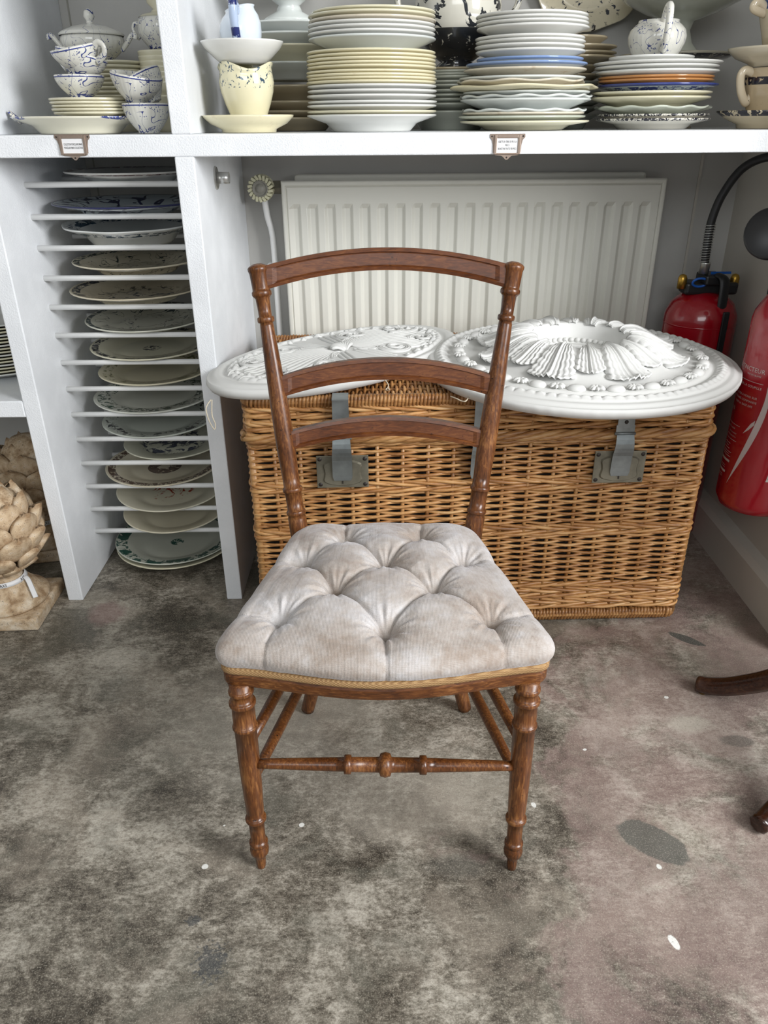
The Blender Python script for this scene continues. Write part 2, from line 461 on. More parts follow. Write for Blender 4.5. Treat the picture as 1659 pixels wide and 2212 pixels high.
upart('shelf_board', -1.62, .955, FRONT + .02, 2.22, 1.75, 1.79)  # unseen top shelf, added to shade the china below it
rod_me = Geo().add(*tube([(-.783, 0, 0), (-.406, 0, 0)], .0064, 12)).me('rod')
RODZ = [.981 - i * (.981 - .119) / 13 for i in range(14)]
for z in RODZ:
    for y in (1.82, 2.04):
        link('rod', rod_me, MAT['white'], unit, (0, y - 1.66, z - (0.002 if y > 2 else 0)))

# brass label holders on the shelf edge
def label_holder(x, z, lines, label, w=.0335):
    t = thing('label_holder', label, 'label holder', (x, FRONT - .0005, z))
    # plate with ears and pointed foot, front faces -y
    h = .021
    poly = [(-.034, .021), (.034, .021), (.0345, .015), (.030, .010), (.028, .002), (.027, -.012), (.022, -.017), (.010, -.018), (.006, -.021), (.002, -.025), (-.002, -.025),
            (-.006, -.021), (-.010, -.018), (-.022, -.017), (-.027, -.012), (-.028, .002), (-.030, .010), (-.0345, .015)]
    g = Geo().add(*prism(poly, -.0012, 0))
    link('plate', g.me('p', True), MAT['nickel'], t, smooth=False)
    f = Geo()
    for a, b, c2, d in ((-.026, -.0205, -.0155, .019), (.0205, .026, -.0155, .019), (-.0205, .0205, .0135, .019), (-.0205, .0205, -.0155, -.0125)):
        f.add_me(box(a, b, -.0042, -.0011, c2, d, .0008))
    link('frame', f.me('f'), MAT['nickel'], t, smooth=False)
    link('card', box(-.0205, .0205, -.0022, -.0012, -.0125, .0135), MAT['card'], t, smooth=False, label='white printed card')
    g = Geo()
    n = len(lines)
    for k, s in enumerate(lines):
        me = text_mesh(s, .0052, bold=.00006)
        xs = [v.co.x for v in me.vertices]; wd = max(xs) - min(xs)
        sx = min(1, .036 / wd) if len(s) > 8 else .62
        mt = Matrix.Translation((0, -.0024, .0068 - k * .0062 if n == 3 else .0032 - k * .0062)) @ Matrix.Rotation(PI / 2, 4, 'X') @ Matrix.Diagonal((sx, 1, 1, 1))
        g.add_me(me, mt)
    link('lettering', g.me('l'), MAT['black'], t, smooth=False, label='black printed lettering')
    for sx, sz in ((-.0305, .0165), (.0305, .0165), (0, -.021)):
        v, ff = lathe([(0, .0012), (.0012, .0009), (.0017, 0)], 10)
        mt = Matrix.Translation((sx, -.0012, sz)) @ Matrix.Rotation(PI / 2, 4, 'X')
        link('screw', Geo().add([mt @ Vector(q) for q in v], ff).me('s'), MAT['rivet'], t)
label_holder(-.602, 1.0605, ['COLLECTION PORCELAINE IMARI', 'PORCELAIN IMARI COLLECTION'], 'small metal card holder under the tureen and cups on the left')
label_holder(.247, 1.0555, ['ASSIETTE EN TERRE DE FER À LA', 'PIÈCE', 'IRONSTONE PLATES PER PIECE'], 'small metal card holder on shelf edge below second plate stack')

# steel stub on the divider
t = thing('wall_socket', 'short steel rod socket screwed to white divider beside radiator', 'bracket', (-.369, 1.855, .99))
g = Geo().add(*turned([(0, .0245), (.5, .0245), (1, .0225)], (0, 0, 0), (.0035, 0, 0), 32)); link('flange', g.me(), MAT['silver'], t, smooth=False)
pr = [(0, 0, ), ]
v, f = lathe([(0, .0035), (.0125, .0035), (.0125, .030), (.0105, .030), (.0105, .008), (0, .008)], 28)
g = Geo().add([Matrix.Rotation(PI / 2, 4, 'Y') @ Vector(q) for q in v], f); link('socket', g.me(), MAT['silver'], t)

# ------------------------------------------------------------------ radiator
t = thing('radiator', 'white ribbed panel radiator behind the chair', 'radiator', (.238, 2.15, .37))
RX0, RX1, RH = -.497, .497, .595
def rad_depth(x, z):
    d = 0.0
    ex = min(x - RX0, RX1 - x); ez = min(z, RH - z); e = min(ex, ez)
    if e < .006: d = -.006 * (1 - math.sqrt(max(0, 1 - ((.006 - e) / .006) ** 2)))
    if .010 < e < .016: d -= .0035 * math.sin((e - .010) / .006 * PI)
    p = .0455
    u = ((x - RX0 - .012) / p) % 1.0
    if ex > .03 and ez > .055:
        k = min(1, (ez - .055) / .012)
        tr = 0
        if .15 < u < .33: tr = (u - .15) / .18
        elif .33 <= u < .62: tr = 1
        elif .62 <= u < .80: tr = (.80 - u) / .18
        d -= .0085 * tr * k
    return d
xs = sorted(set([RX0, RX0 + .002, RX0 + .004, RX0 + .006, RX0 + .010, RX0 + .013, RX0 + .016, RX0 + .03] + [RX0 + .012 + .0455 * (k + q) for k in range(22) for q in (.13, .17, .31, .35, .60, .64, .78, .82) if RX0 + .03 < RX0 + .012 + .0455 * (k + q) < RX1 - .03] + [RX1 - .03, RX1 - .016, RX1 - .013, RX1 - .010, RX1 - .006, RX1 - .004, RX1 - .002, RX1]))
zs = [0, .002, .004, .006, .010, .013, .016, .05, .055, .067, .08, .3, RH - .08, RH - .067, RH - .055, RH - .05, RH - .016, RH - .013, RH - .010, RH - .006, RH - .004, RH - .002, RH]
v = [(x, -.0 - rad_depth(x, z) - .022, z) for z in zs for x in xs]
nx = len(xs)
f = [(j * nx + i, j * nx + i + 1, (j + 1) * nx + i + 1, (j + 1) * nx + i) for j in range(len(zs) - 1) for i in range(nx - 1)]
n0 = len(v)
bd = [(0, i) for i in range(nx)] + [(j, nx - 1) for j in range(1, len(zs))] + [(len(zs) - 1, i) for i in range(nx - 2, -1, -1)] + [(j, 0) for j in range(len(zs) - 2, 0, -1)]
for (j, i) in bd: v.append((xs[i], -.004, zs[j]))
for k in range(len(bd)):
    a = bd[k][0] * nx + bd[k][1]; k2 = (k + 1) % len(bd); b = bd[k2][0] * nx + bd[k2][1]
    f.append((b, a, n0 + k, n0 + k2))
f.append(tuple(n0 + k for k in range(len(bd))))
link('front_panel', M(v, f), MAT['rad'], t, smooth=False)
link('rear_panel', box(RX0 + .03, RX1 - .04, .028, .055, .015, RH + .012, .008), MAT['rad'], t, smooth=False)
g = Geo()
for k in range(40): g.add_me(box(RX0 + .045 + k * .0232, RX0 + .048 + k * .0232, -.004, .028, .03, RH - .015))
link('convector_fins', g.me(), MAT['rad'], t, smooth=False)
for x in (-.35, .35): link('wall_bracket', box(x - .015, x + .015, .055, .0695, .1, .5), MAT['rad'], t, smooth=False)
# valve
t2 = thing('radiator_valve', 'ivory thermostatic valve on the left of radiator with white pipe', 'valve', (-.311, 2.13, .948))
v, f = lathe([(0, .012), (.010, .012), (.011, .008), (.017, .008), (.018, .013), (.0195, .013), (.021, 0), (.021, -.03), (0, -.03)], 36)
RXm = Matrix.Rotation(PI / 2, 4, 'X')
link('dial', Geo().add([RXm @ Vector(q) for q in v], f).me(), MAT['grey'], t2, label='grey dial face')
for k in range(18):
    a = 2 * PI * k / 18
    bx = box(.020, .0335, -.0035, .0035, -.026, .010, .0012)
    mt = RXm @ Matrix.Rotation(a, 4, 'Z') @ Matrix.Translation((.02, 0, 0)) @ Matrix.Rotation(.5, 4, 'Z') @ Matrix.Translation((-.02, 0, 0))
    if k == 0: pass
    link('grip_fin', Geo().add_me(bx, mt).me(), MAT['ivory'], t2, smooth=False)
v, f = lathe([(.024, -.026), (.033, -.026), (.033, -.022), (.024, -.022)], 36, closed=True)
link('grip_ring', Geo().add([RXm @ Vector(q) for q in v], f).me('g', True), MAT['ivory'], t2)
link('body', Geo().add(*turned([(0, .012), (1, .012)], (0, .026, 0), (0, .05, 0), 16)).me(), MAT['nickel'], t2)
link('union_nut', Geo().add(*turned([(0, .015), (.45, .015), (.5, .018), (1, .018)], (0.006, .038, 0), (.050, .038, 0), 6)).me(), MAT['brassold'], t2, smooth=False)
link('pipe', Geo().add(*tube(spline([(0, .045, -.008), (.006, .047, -.07), (.016, .048, -.12), (.018, .048, -.22), (.018, .048, -.45), (.018, .048, -.944)], 6), .0085, 14)).me(), MAT['white'], t2)
link('pipe_clip', box(-.002, .040, .030, .075, -.205, -.192, .003), MAT['white'], t2, smooth=False)

# ------------------------------------------------------------------ wicker basket
BX0, BX1, BY0, BY1 = -.308, .716, 1.542, 2.075
BW, BD = BX1 - BX0, BY1 - BY0
bas = thing('wicker_hamper', 'large lidded wicker hamper with metal hasps under the plaster roses', 'basket', ((BX0 + BX1) / 2, (BY0 + BY1) / 2, 0), R(1.3))
HX, HY = BW / 2 - .008, BD / 2 - .008
NXs, NYs = 18, 9          # stake intervals
def loop_points(hx, hy, nx=NXs, ny=NYs, rc=.022):
    """rounded rectangle path sampled by stake index u in [0, 2(nx+ny))"""
    def at(u):
        u = u % (2 * (nx + ny))
        if u < nx: x, y, n = -hx + 2 * hx * u / nx, -hy, (0, -1)
        elif u < nx + ny: x, y, n = hx, -hy + 2 * hy * (u - nx) / ny, (1, 0)
        elif u < 2 * nx + ny: x, y, n = hx - 2 * hx * (u - nx - ny) / nx, hy, (0, 1)
        else: x, y, n = -hx, hy - 2 * hy * (u - 2 * nx - ny) / ny, (-1, 0)
        # round the corner
        cx, cy = hx - rc, hy - rc
        if abs(x) > cx and abs(y) > cy:
            sx, sy = (1 if x > 0 else -1), (1 if y > 0 else -1)
            d = Vector((x - sx * cx, y - sy * cy)); d.normalize()
            x, y = sx * cx + d.x * rc, sy * cy + d.y * rc
            n = (d.x, d.y)
        return Vector((x, y)), Vector(n)
    return at
LP = loop_points(HX, HY)
NU = 2 * (NXs + NYs)
def weaver(period, phase, rad, amp, zamp, per=5, duty=None, seed=0, n=6):
    rr = random.Random(seed); pts = []; rs = []
    offs = [rr.uniform(-.0009, .0009) for _ in range(NU)]
    for i in range(NU * per):
        u = i / per
        p, nr = LP(u)
        ph = 2 * PI * (u + phase) / period
        o = amp * math.cos(ph) if duty is None else amp * (math.cos(ph) + duty)
        z = zamp * math.sin(ph) + offs[int(u) % NU] * (1 - u % 1) + offs[(int(u) + 1) % NU] * (u % 1)
        pts.append((p.x + nr.x * o, p.y + nr.y * o, z)); rs.append(rad * (1 + .10 * math.sin(u * .9 + seed)))
    return M(*tube(pts, rs, n, closed=True), 'weaver')
rand_me = [[weaver(2, ph, .0037, .0050, .0018, seed=s * 2 + ph) for s in range(3)] for ph in (0, 1)]
wale_me = [weaver(3, ph, .0044, .0050, .0034, duty=.25, seed=20 + ph) for ph in (0, 1, 2)]
wale_me2 = [weaver(3, -ph, .0044, .0050, -.0034, duty=.25, seed=30 + ph) for ph in (0, 1, 2)]
def rand_band(z0, z1, pitch=.0075):
    n = max(1, round((z1 - z0) / pitch)); k = 0
    for i in range(n):
        z = z0 + (i + .5) * (z1 - z0) / n
        link('weaver', rand_me[i % 2][random.randrange(3)], MAT['wicker'], bas, (0, 0, z))
def wale(z0, rows):
    for r in range(rows):
        for ph in range(3):
            link('weaver', (wale_me if r % 2 == 0 else wale_me2)[ph], MAT['wicker'], bas, (0, 0, z0 + r * .0155 + ph * .0014 - .0014))
wale(.046, 5)
rand_band(.118, .243)
wale(.249, 2)
rand_band(.272, .358)
wale(.366, 2)
rand_band(.389, .472)
wale(.512, 4)
# stakes
stk = Geo().add(*tube([(0, 0, .02), (0, 0, .575)], .0046, 8)).me('stake')
stkc = Geo().add(*tube([(0, 0, .02), (0, 0, .575)], .0085, 10)).me('corner_stake')
for i in range(NU):
    p, nr = LP(i)
    corner = i in (0, NXs, NXs + NYs, 2 * NXs + NYs)
    q = p - nr * .0005
    link('corner_post' if corner else 'stake', stkc if corner else stk, MAT['wickerb'], bas, (q.x, q.y, 0))
# near-black sheets added behind the weave, standing in for shade in its gaps
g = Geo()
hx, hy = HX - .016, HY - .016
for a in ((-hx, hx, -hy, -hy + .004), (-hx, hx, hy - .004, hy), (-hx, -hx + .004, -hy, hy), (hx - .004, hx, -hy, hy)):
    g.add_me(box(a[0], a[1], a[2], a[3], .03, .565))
gap_mat = NT('gap_shade_black', .9, (.016, .010, .006)); link('gap_shade', g.me(), gap_mat.m, bas, smooth=False, label='near-black sheets added as shade behind the weave')
link('base_board', box(-HX + .005, HX - .005, -HY + .005, HY - .005, .018, .030), MAT['wickerb'], bas, smooth=False)
# wrapped borders (top of lid, foot)
def wrap_border(hx, hy, z, rv, rh, pitch, rad, name, sides=5):
    at = loop_points(hx, hy, 18, 9, .02)
    L = 4 * (hx + hy); turns = int(L / pitch); pts = []; rs = []
    ns = 9
    for i in range(turns * ns):
        u = i / (turns * ns) * NU
        p, nr = at(u)
        a = 2 * PI * i / ns
        ca, sa = math.cos(a), math.sin(a)
        q = lambda c: math.copysign(abs(c) ** .6, c)
        pts.append((p.x + nr.x * rh * q(ca), p.y + nr.y * rh * q(ca), z + rv * q(sa)))
        rs.append(rad * (1 + .12 * math.sin(i / ns * 1.7)))
    return link(name, M(*tube(pts, rs, sides, closed=True)), MAT['wickerb'], bas, kind='stuff')
wrap_border(HX - .002, HY - .002, .574, .0105, .008, .0078, .0041, 'lid_border')
wrap_border(HX - .006, HY - .006, .018, .0125, .010, .0078, .0041, 'foot_border')
core = lambda z, r, k: link('border_core', M(*tube([(LP(u / 2)[0].x * k, LP(u / 2)[0].y * k, z) for u in range(NU * 2)], r, 8, closed=True)), MAT['wickerb'], bas)
core(.574, .009, .995); core(.018, .0105, .985)
# twisted ropes where lid and body meet
def rope(z, R0, r, strands, pitch, out, name='rim_rope', seed=0):
    L = 2 * (2 * HX + 2 * HY); nt = round(L / pitch)
    for s in range(strands):
        pts = []
        N = NU * 6
        for i in range(N):
            u = i / N * NU; p, nr = LP(u)
            a = 2 * PI * (nt * i / N + s / strands)
            o = out + R0 * math.cos(a)
            pts.append((p.x + nr.x * o, p.y + nr.y * o, z + R0 * math.sin(a)))
        link(name, M(*tube(pts, r, 7, closed=True)), MAT['wickerb'], bas)
rope(.493, .0068, .0062, 4, .17, .007)
rope(.478, .003, .0036, 3, .11, .003)
# lid surface: weavers running front to back over cross sticks
lw = []
for ph in (0, 1):
    pts = []
    NS = 14
    for i in range(NS * 5 + 1):
        y = -HY + .008 + (2 * HY - .016) * i / (NS * 5)
        pts.append((0, y, .0042 * math.cos(PI * (i / 5 + ph))))
    lw.append(M(*tube(pts, .0038, 6), 'lid_weaver'))
nL = int(2 * HX / .0088)
for i in range(nL):
    x = -HX + .012 + (2 * HX - .024) * i / (nL - 1)
    link('lid_weaver', lw[i % 2], MAT['wicker'], bas, (x, 0, .572 + random.uniform(-.0006, .0006)))
ls = M(*tube([(-HX + .005, 0, 0), (HX - .005, 0, 0)], .0034, 8), 'lid_stick')
for k in range(1, 14):
    link('lid_stick', ls, MAT['wickerb'], bas, (0, -HY + .008 + (2 * HY - .016) * k / 14, .572))
link('lid_gap_shade', box(-HX + .01, HX - .01, -HY + .01, HY - .01, .556, .562), gap_mat.m, bas, smooth=False)  # near-black sheet added below the lid weave to darken its gaps
# handles of the corners: knobs at ends of the rope
# hasps
def hasp(x, plate=True, rivets=1):
    y = -BD / 2 - .004
    cx = x - (BX0 + BX1) / 2
    t = link('hasp_strap', Geo().add(*prism([(-.017, .590), (.017, .590), (.018, .520), (.020, .520), (.020, .500), (-.020, .500), (-.020, .520), (-.018, .520)], -.0025, .0)).me('h', True), MAT['steel'], bas, (cx, y - .012, 0), smooth=False, label='grey steel strap')
    link('strap_return', box(-.017, .017, -.014, .03, .588, .5905), MAT['steel'], t, smooth=False)
    for k in range(rivets):
        v, f = lathe([(0, .002), (.003, .0016), (.0045, 0)], 14)
        mt = Matrix.Translation((0, -.0025, .535 - .022 * k + (.005 if rivets > 1 else -.008))) @ RXm
        link('rivet', Geo().add([mt @ Vector(q) for q in v], f).me(), MAT['rivet'], t)
    # hinged tongue bulging over the rope
    n = 10; vv = []; ff = []
    for i in range(n + 1):
        s = i / n
        z = .500 - s * .098
        yy = -.020 - .006 * math.sin(min(1, s * 2) * PI) if s < .5 else -.020 + .004 * math.sin((s - .5) * PI)
        w = .0185 + .003 * min(1, s * 2.5)
        if s > .9: w *= .86
        for (xx, dy) in ((-w, 0), (w, 0), (w, .002), (-w, .002)): vv.append((xx, yy + dy, z))
        if i: a = (i - 1) * 4; b = i * 4; ff += [(a + k, a + (k + 1) % 4, b + (k + 1) % 4, b + k) for k in range(4)]
    ff += [(3, 2, 1, 0), tuple(n * 4 + k for k in range(4))]
    tg = link('hasp_tongue', recalc(M(vv, ff)), MAT['steel'], bas, (cx, y, 0), smooth=False, label='grey steel hinged tongue')
    link('hinge_pin', Geo().add(*tube([(-.022, -.015, .501), (.022, -.015, .501)], .0035, 10)).me(), MAT['steel'], tg)
    if plate:
        pl = link('lock_plate', box(-.0565, .0565, -.0025, 0, -.038, .038, .001), MAT['brassold'], bas, (cx, y - .006, .420), smooth=False, label='square lock plate with four rivets')
        oc = []
        for k in range(28):
            a = 2 * PI * k / 28
            rx, rz = .045, .031
            oc.append((math.copysign(abs(math.cos(a)) ** .75, math.cos(a)) * rx * (1 - .12 * math.cos(4 * a)), math.copysign(abs(math.sin(a)) ** .8, math.sin(a)) * rz))
        vv = [(x_, -.0025, z_ - .002) for x_, z_ in oc] + [(x_ * .93, -.0065, z_ * .92 - .002) for x_, z_ in oc]
        ff = [(k, (k + 1) % 28, 28 + (k + 1) % 28, 28 + k) for k in range(28)] + [tuple(range(28, 56))]
        link('lock_case', recalc(M(vv, ff)), MAT['brassold'], pl, smooth=False)
        for sx in (-1, 1):
            for sz in (-1, 1):
                v, f = lathe([(0, .0022), (.003, .0018), (.0048, 0)], 14)
                mt = Matrix.Translation((sx * .049, -.0025, sz * .030)) @ RXm
                link('rivet', Geo().add([mt @ Vector(q) for q in v], f).me(), MAT['rivet'], pl)
        v, f = lathe([(0, .0015), (.005, .0015), (.0065, .0008), (.0065, 0)], 20)
        mt = Matrix.Translation((0, -.0065, -.0145)) @ RXm
        link('keyhole_rim', Geo().add([mt @ Vector(q) for q in v], f).me(), MAT['steel'], pl)
        link('keyhole', box(-.0011, .0011, -.0086, -.0060, -.026, -.012), MAT['rivet'], pl, smooth=False)
hasp(-.096, True, 1); hasp(.204, False, 2); hasp(.511, True, 1)

# ------------------------------------------------------------------ plaster ceiling roses
def fract(x): return x - math.floor(x)
def bumpf(x, c, w): d = abs(x - c) / w; return math.cos(d * PI / 2) ** 2 if d < 1 else 0
def sstep(x, a, b):
    t = min(1, max(0, (x - a) / (b - a))); return t * t * (3 - 2 * t)
def rose_dome(r):
    if r < .34: return .045 * sstep(r, .27, .335)
    return .045 * sstep(r, .68, .36)
def rose_h(r, a):
    """r 0..1, angle; height in metres"""
    h = .0
    # stepped outer mouldings
    h = .020 + .006 * sstep(1 - r, 0.015, .05) + .005 * sstep(1 - r, .07, .09)
    # small lace bead ring
    if .855 < r < .915:
        k = fract(a / (2 * PI) * 92)
        h += .005 * bumpf(r, .885, .03) * (.35 + .65 * abs(math.sin(k * PI))) - .002 * bumpf(k, .0, .12)
    # cove
    h -= .004 * bumpf(r, .83, .03)
    h += .002 * bumpf(r, .768, .075)
    h += rose_dome(r)
    if r < .25: h -= .004 * sstep(r, .25, .235)
    return h
def rose_mesh():
    NA, NR = 760, 190
    v = [(0, 0, rose_h(0, 0))]; f = []
    rr = [((i + 1) / NR) for i in range(NR)]
    RAD = .352
    for r in rr:
        for k in range(NA):
            a = 2 * PI * k / NA
            jag = 1 + (.004 * mnoise.noise(Vector((math.cos(a) * 9, math.sin(a) * 9, 0))) if r > .99 else 0)
            v.append((r * RAD * math.cos(a) * jag, r * RAD * math.sin(a) * jag, rose_h(r, a)))
    for k in range(NA): f.append((0, 1 + k, 1 + (k + 1) % NA))
    for i in range(NR - 1):
        for k in range(NA):
            a = 1 + i * NA; b = a + NA; j = (k + 1) % NA
            f.append((a + k, b + k, b + j, a + j))
    # rim down and underside
    last = 1 + (NR - 1) * NA
    n0 = len(v)
    for k in range(NA):
        a = 2 * PI * k / NA
        jag = 1.0 + .003 * mnoise.noise(Vector((math.cos(a) * 20, math.sin(a) * 20, 3)))
        v.append((RAD * 1.002 * math.cos(a) * jag, RAD * 1.002 * math.sin(a) * jag, .012))
    for k in range(NA): v.append((RAD * .985 * math.cos(2 * PI * k / NA), RAD * .985 * math.sin(2 * PI * k / NA), 0))
    for k in range(NA):
        j = (k + 1) % NA
        f.append((last + k, n0 + k, n0 + j, last + j)); f.append((n0 + k, n0 + NA + k, n0 + NA + j, n0 + j))
    f.append(tuple(n0 + NA + k for k in range(NA - 1, -1, -1)))
    return M(v, f, 'rose')
LIDZ = .5905
rose = link('ceiling_rose', rose_mesh(), MAT['plaster'], None, (.445, 1.722, LIDZ), (0, 0, .2))
def leaf_mesh(path, width, lobes, ribs, relief, th=.004, nu=30, nt=60, cut=.48):
    """path(t) -> (x, z) centre line; leaf spreads along y; closed underneath"""
    V = []; F = []
    for j in range(nt + 1):
        t = j / nt
        x, z = path(t); x2, z2 = path(min(1, t + .01)); x1, z1 = path(max(0, t - .01))
        tx, tz = x2 - x1, z2 - z1; L = math.hypot(tx, tz) or 1; nx_, nz_ = -tz / L, tx / L
        ph = abs(math.sin(t * PI * lobes))
        w = width(t) * (1 - cut * (1 - ph ** .6) * (1 if t < .93 else .3))
        for i in range(nu + 1):
            q = -1 + 2 * i / nu
            r0 = abs(math.sin((q * ribs * .5 + .5) * PI)) ** .7; rb = r0
            te = t * (1 - .24 * q * q - .07 * (1 - r0)); x, z = path(te)
            e = min(1, (1 - abs(q)) / .14) ** .6
            lift = relief * (.30 + .70 * rb) * e + relief * .5 * max(0, 1 - abs(q) / .12)
            # ribs lean outwards towards the tip
            V.append((x + nx_ * lift, q * w, z + nz_ * lift - .0022 * q * q))
    m = nu + 1
    for j in range(nt):
        for i in range(nu):
            a = j * m + i; F.append((a, a + 1, a + m + 1, a + m))
    n = len(V)
    bd = [i for i in range(m)] + [j * m + nu for j in range(1, nt + 1)] + [nt * m + i for i in range(nu - 1, -1, -1)] + [j * m for j in range(nt - 1, 0, -1)]
    for k in bd: V.append((V[k][0], V[k][1] * .97, V[k][2] - th))
    for k in range(len(bd)):
        F.append((bd[(k + 1) % len(bd)], bd[k], n + k, n + (k + 1) % len(bd)))
    me = M(V, F, 'leaf'); me.materials.append(MAT['plaster']); return me
HB = .031
def pth(r0, r1, up):
    def f(t):
        r = r0 + (r1 - r0) * t
        return r * RADR, HB + rose_dome(r) + .0015 + up * t ** 5
    return f
RADR = .352
big_leaf = leaf_mesh(pth(.325, .70, .010), lambda t: .013 + .040 * t ** .8, 5.5, 9, .0085, cut=.13)
small_leaf = leaf_mesh(pth(.33, .60, .007), lambda t: .010 + .024 * t ** .8, 4.5, 7, .0070, cut=.13)
for k in range(8):
    link('acanthus_leaf', big_leaf, None, rose, None, (0, 0, 2 * PI * k / 8 + .1))
    link('acanthus_leaf', small_leaf, None, rose, None, (0, 0, 2 * PI * (k + .5) / 8 + .1))
eggm = Geo().add(*lathe([(0, -.004), (.0135, -.002), (.014, .002), (.011, .007), (.006, .0095), (0, .0103)], 20)).me('egg'); eggm.materials.append(MAT['plaster'])
def sprig():
    g = Geo()
    for aa, L in ((-1.15, .017), (-.62, .021), (0, .023), (.62, .021), (1.15, .017)):
        for sgn in (1, -1):
            pts = [(math.cos(aa) * L * q * sgn * .62, math.sin(aa) * L * q + .001 * q, .001 + .0055 * math.sin(q * PI * .8)) for q in (0, .25, .5, .75, 1)]
            g.add(*tube(pts, [.0016, .0034, .0042, .0034, .0012], 7))
    me = g.me('sprig'); me.materials.append(MAT['plaster']); return me
sprigm = sprig()
for k in range(22):
    a_ = 2 * PI * k / 22
    o = link('egg_boss', eggm, None, rose, (.768 * RADR * math.cos(a_), .768 * RADR * math.sin(a_), HB + .002), (0, 0, a_)); o.scale = (1, 1.35, 1)
    a_ += PI / 22
    link('leaf_sprig', sprigm, None, rose, (.768 * RADR * math.cos(a_), .768 * RADR * math.sin(a_), HB + .001), (0, 0, a_ ))
beadm = Geo().add(*lathe([(0, -.006), (.0055, -.003), (.0065, .001), (.0045, .005), (0, .0065)], 12)).me('bead'); beadm.materials.append(MAT['plaster'])
for k in range(44):
    a_ = 2 * PI * k / 44
    link('bead', beadm, None, rose, (.285 * RADR * math.cos(a_), .285 * RADR * math.sin(a_), HB + rose_dome(.285) + .001))
tag(rose, 'round white plaster ceiling rose with acanthus leaves on the hamper, right', 'ceiling rose')
EA, EB = .348, .180
def oval_h(x, y):
    """x along the long axis, in metres"""
    e = math.sqrt((x / EA) ** 2 + (y / EB) ** 2)
    h = .022
    h += .006 * sstep(1 - e, .0, .06) - .003 * bumpf(e, .88, .04)
    if e < .86:
        h += .005 * bumpf(e, .84, .05) * (.4 + .6 * abs(math.sin(math.atan2(y / EB, x / EA) * 26)))
        g = mnoise.noise(Vector((x * 60, y * 60, 0)))
        if .66 < e < .84: h += .006 * max(0, g) * bumpf(e, .75, .10) * sstep(abs(x), .08, .2)
        h += .006 * (1 - sstep(e, 0, .8))
    return h
def oval_mesh():
    NA, NR = 640, 170
    v = [(0, 0, oval_h(0, 0))]; f = []
    for i in range(NR):
        r = (i + 1) / NR
        for k in range(NA):
            a = 2 * PI * k / NA; x, y = EA * r * math.cos(a), EB * r * math.sin(a)
            v.append((x, y, oval_h(x * .9999, y * .9999)))
    for k in range(NA): f.append((0, 1 + k, 1 + (k + 1) % NA))
    for i in range(NR - 1):
        for k in range(NA):
            a = 1 + i * NA; b = a + NA; j = (k + 1) % NA; f.append((a + k, b + k, b + j, a + j))
    last = 1 + (NR - 1) * NA; n0 = len(v)
    for (s, z) in ((1.008, .012), (.985, 0)):
        for k in range(NA):
            a = 2 * PI * k / NA; v.append((EA * s * math.cos(a), EB * s * math.sin(a), z))
    for k in range(NA):
        j = (k + 1) % NA
        f.append((last + k, n0 + k, n0 + j, last + j)); f.append((n0 + k, n0 + NA + k, n0 + NA + j, n0 + j))
    f.append(tuple(n0 + NA + k for k in range(NA - 1, -1, -1)))
    return M(v, f, 'oval')
oval = link('ceiling_rose', oval_mesh(), MAT['plaster'], None, (-.098, 1.775, LIDZ), (0, 0, R(43)))
def curl(cx, cy, R0, turns, sgn, a0, tail, name='scroll'):
    """spiral scroll that unrolls into a long tail, raised from the panel"""
    g = Geo()
    for off, rad in ((0, .0042), (.006, .0030), (-.0065, .0030)):
        pts = []; rs = []
        N = 46
        for i in range(N + 1):
            t = i / N; a_ = a0 + sgn * turns * 2 * PI * t; rr = (R0 + off) * (.12 + .88 * t)
            x, y = cx + rr * math.cos(a_), cy + rr * math.sin(a_)
            pts.append((x, y, oval_h(x, y) + .0025 + .004 * (1 - t))); rs.append(rad * (.5 + .6 * t))
        x0, y0 = pts[-1][0], pts[-1][1]
        for i in range(1, 21):
            t = i / 20
            x = x0 + (tail[0] - x0) * t + (off * (1 - t)); y = y0 + (tail[1] - y0) * t + math.sin(t * PI) * .012 * sgn
            pts.append((x, y, oval_h(x, y) + .0015)); rs.append(rad * (1.1 - .8 * t))
        g.add(*tube(pts, rs, 8))
    o = link(name, g.me(), MAT['plaster'], oval); return o
for sx in (-1, 1):
    for sy in (-1, 1):
        curl(sx * .105, sy * .078, .040, 1.6, sx * sy, 0 if sx > 0 else PI, (sx * .02, sy * .02))
        curl(sx * .215, sy * .055, .030, 1.4, -sx * sy, 0 if sx > 0 else PI, (sx * .30, sy * .02))
    # long flowing flutes fanning from the middle to the ends
    for k in range(17):
        f_ = -1 + 2 * k / 16
        pts = []; rs = []
        L = .275 - .07 * abs(f_)
        for i in range(25):
            t = i / 24
            x = sx * (.030 + (L - .030) * t); y = f_ * (.022 + .105 * math.sin(t * PI * .62) ** 1.2) * (1 - .25 * t * abs(f_)) + .006 * math.sin(t * 5 + f_)
            pts.append((x, y, oval_h(x, y) + .001)); rs.append(.0012 + .0034 * math.sin(min(1, t * .96 + .04) * PI))
        link('flute', M(*tube(pts, rs, 7)), MAT['plaster'], oval)
    for sy in (-1, 1):
        for k in range(7):
            f_ = k / 6; pts = []; rs = []
            for i in range(15):
                t = i / 14; x = sx * (.012 + .075 * f_ + .03 * t); y = sy * (.030 + (.115 - .012 * k) * t)
                pts.append((x, y, oval_h(x, y) + .001)); rs.append(.0012 + .003 * math.sin(min(1, t * .96 + .04) * PI))
            link('flute', M(*tube(pts, rs, 7)), MAT['plaster'], oval)
shell = Geo()
for k in range(11):
    a_ = -1.2 + 2.4 * k / 10
    shell.add(*tube([(math.sin(a_) * q * .034, math.cos(a_) * q * .040 - .018, .030 + .012 * math.sin(q * PI * .7)) for q in (.1, .3, .5, .7, .9, 1)], [.002, .003, .004, .0048, .0045, .002], 8))
link('centre_shell', shell.me(), MAT['plaster'], oval)
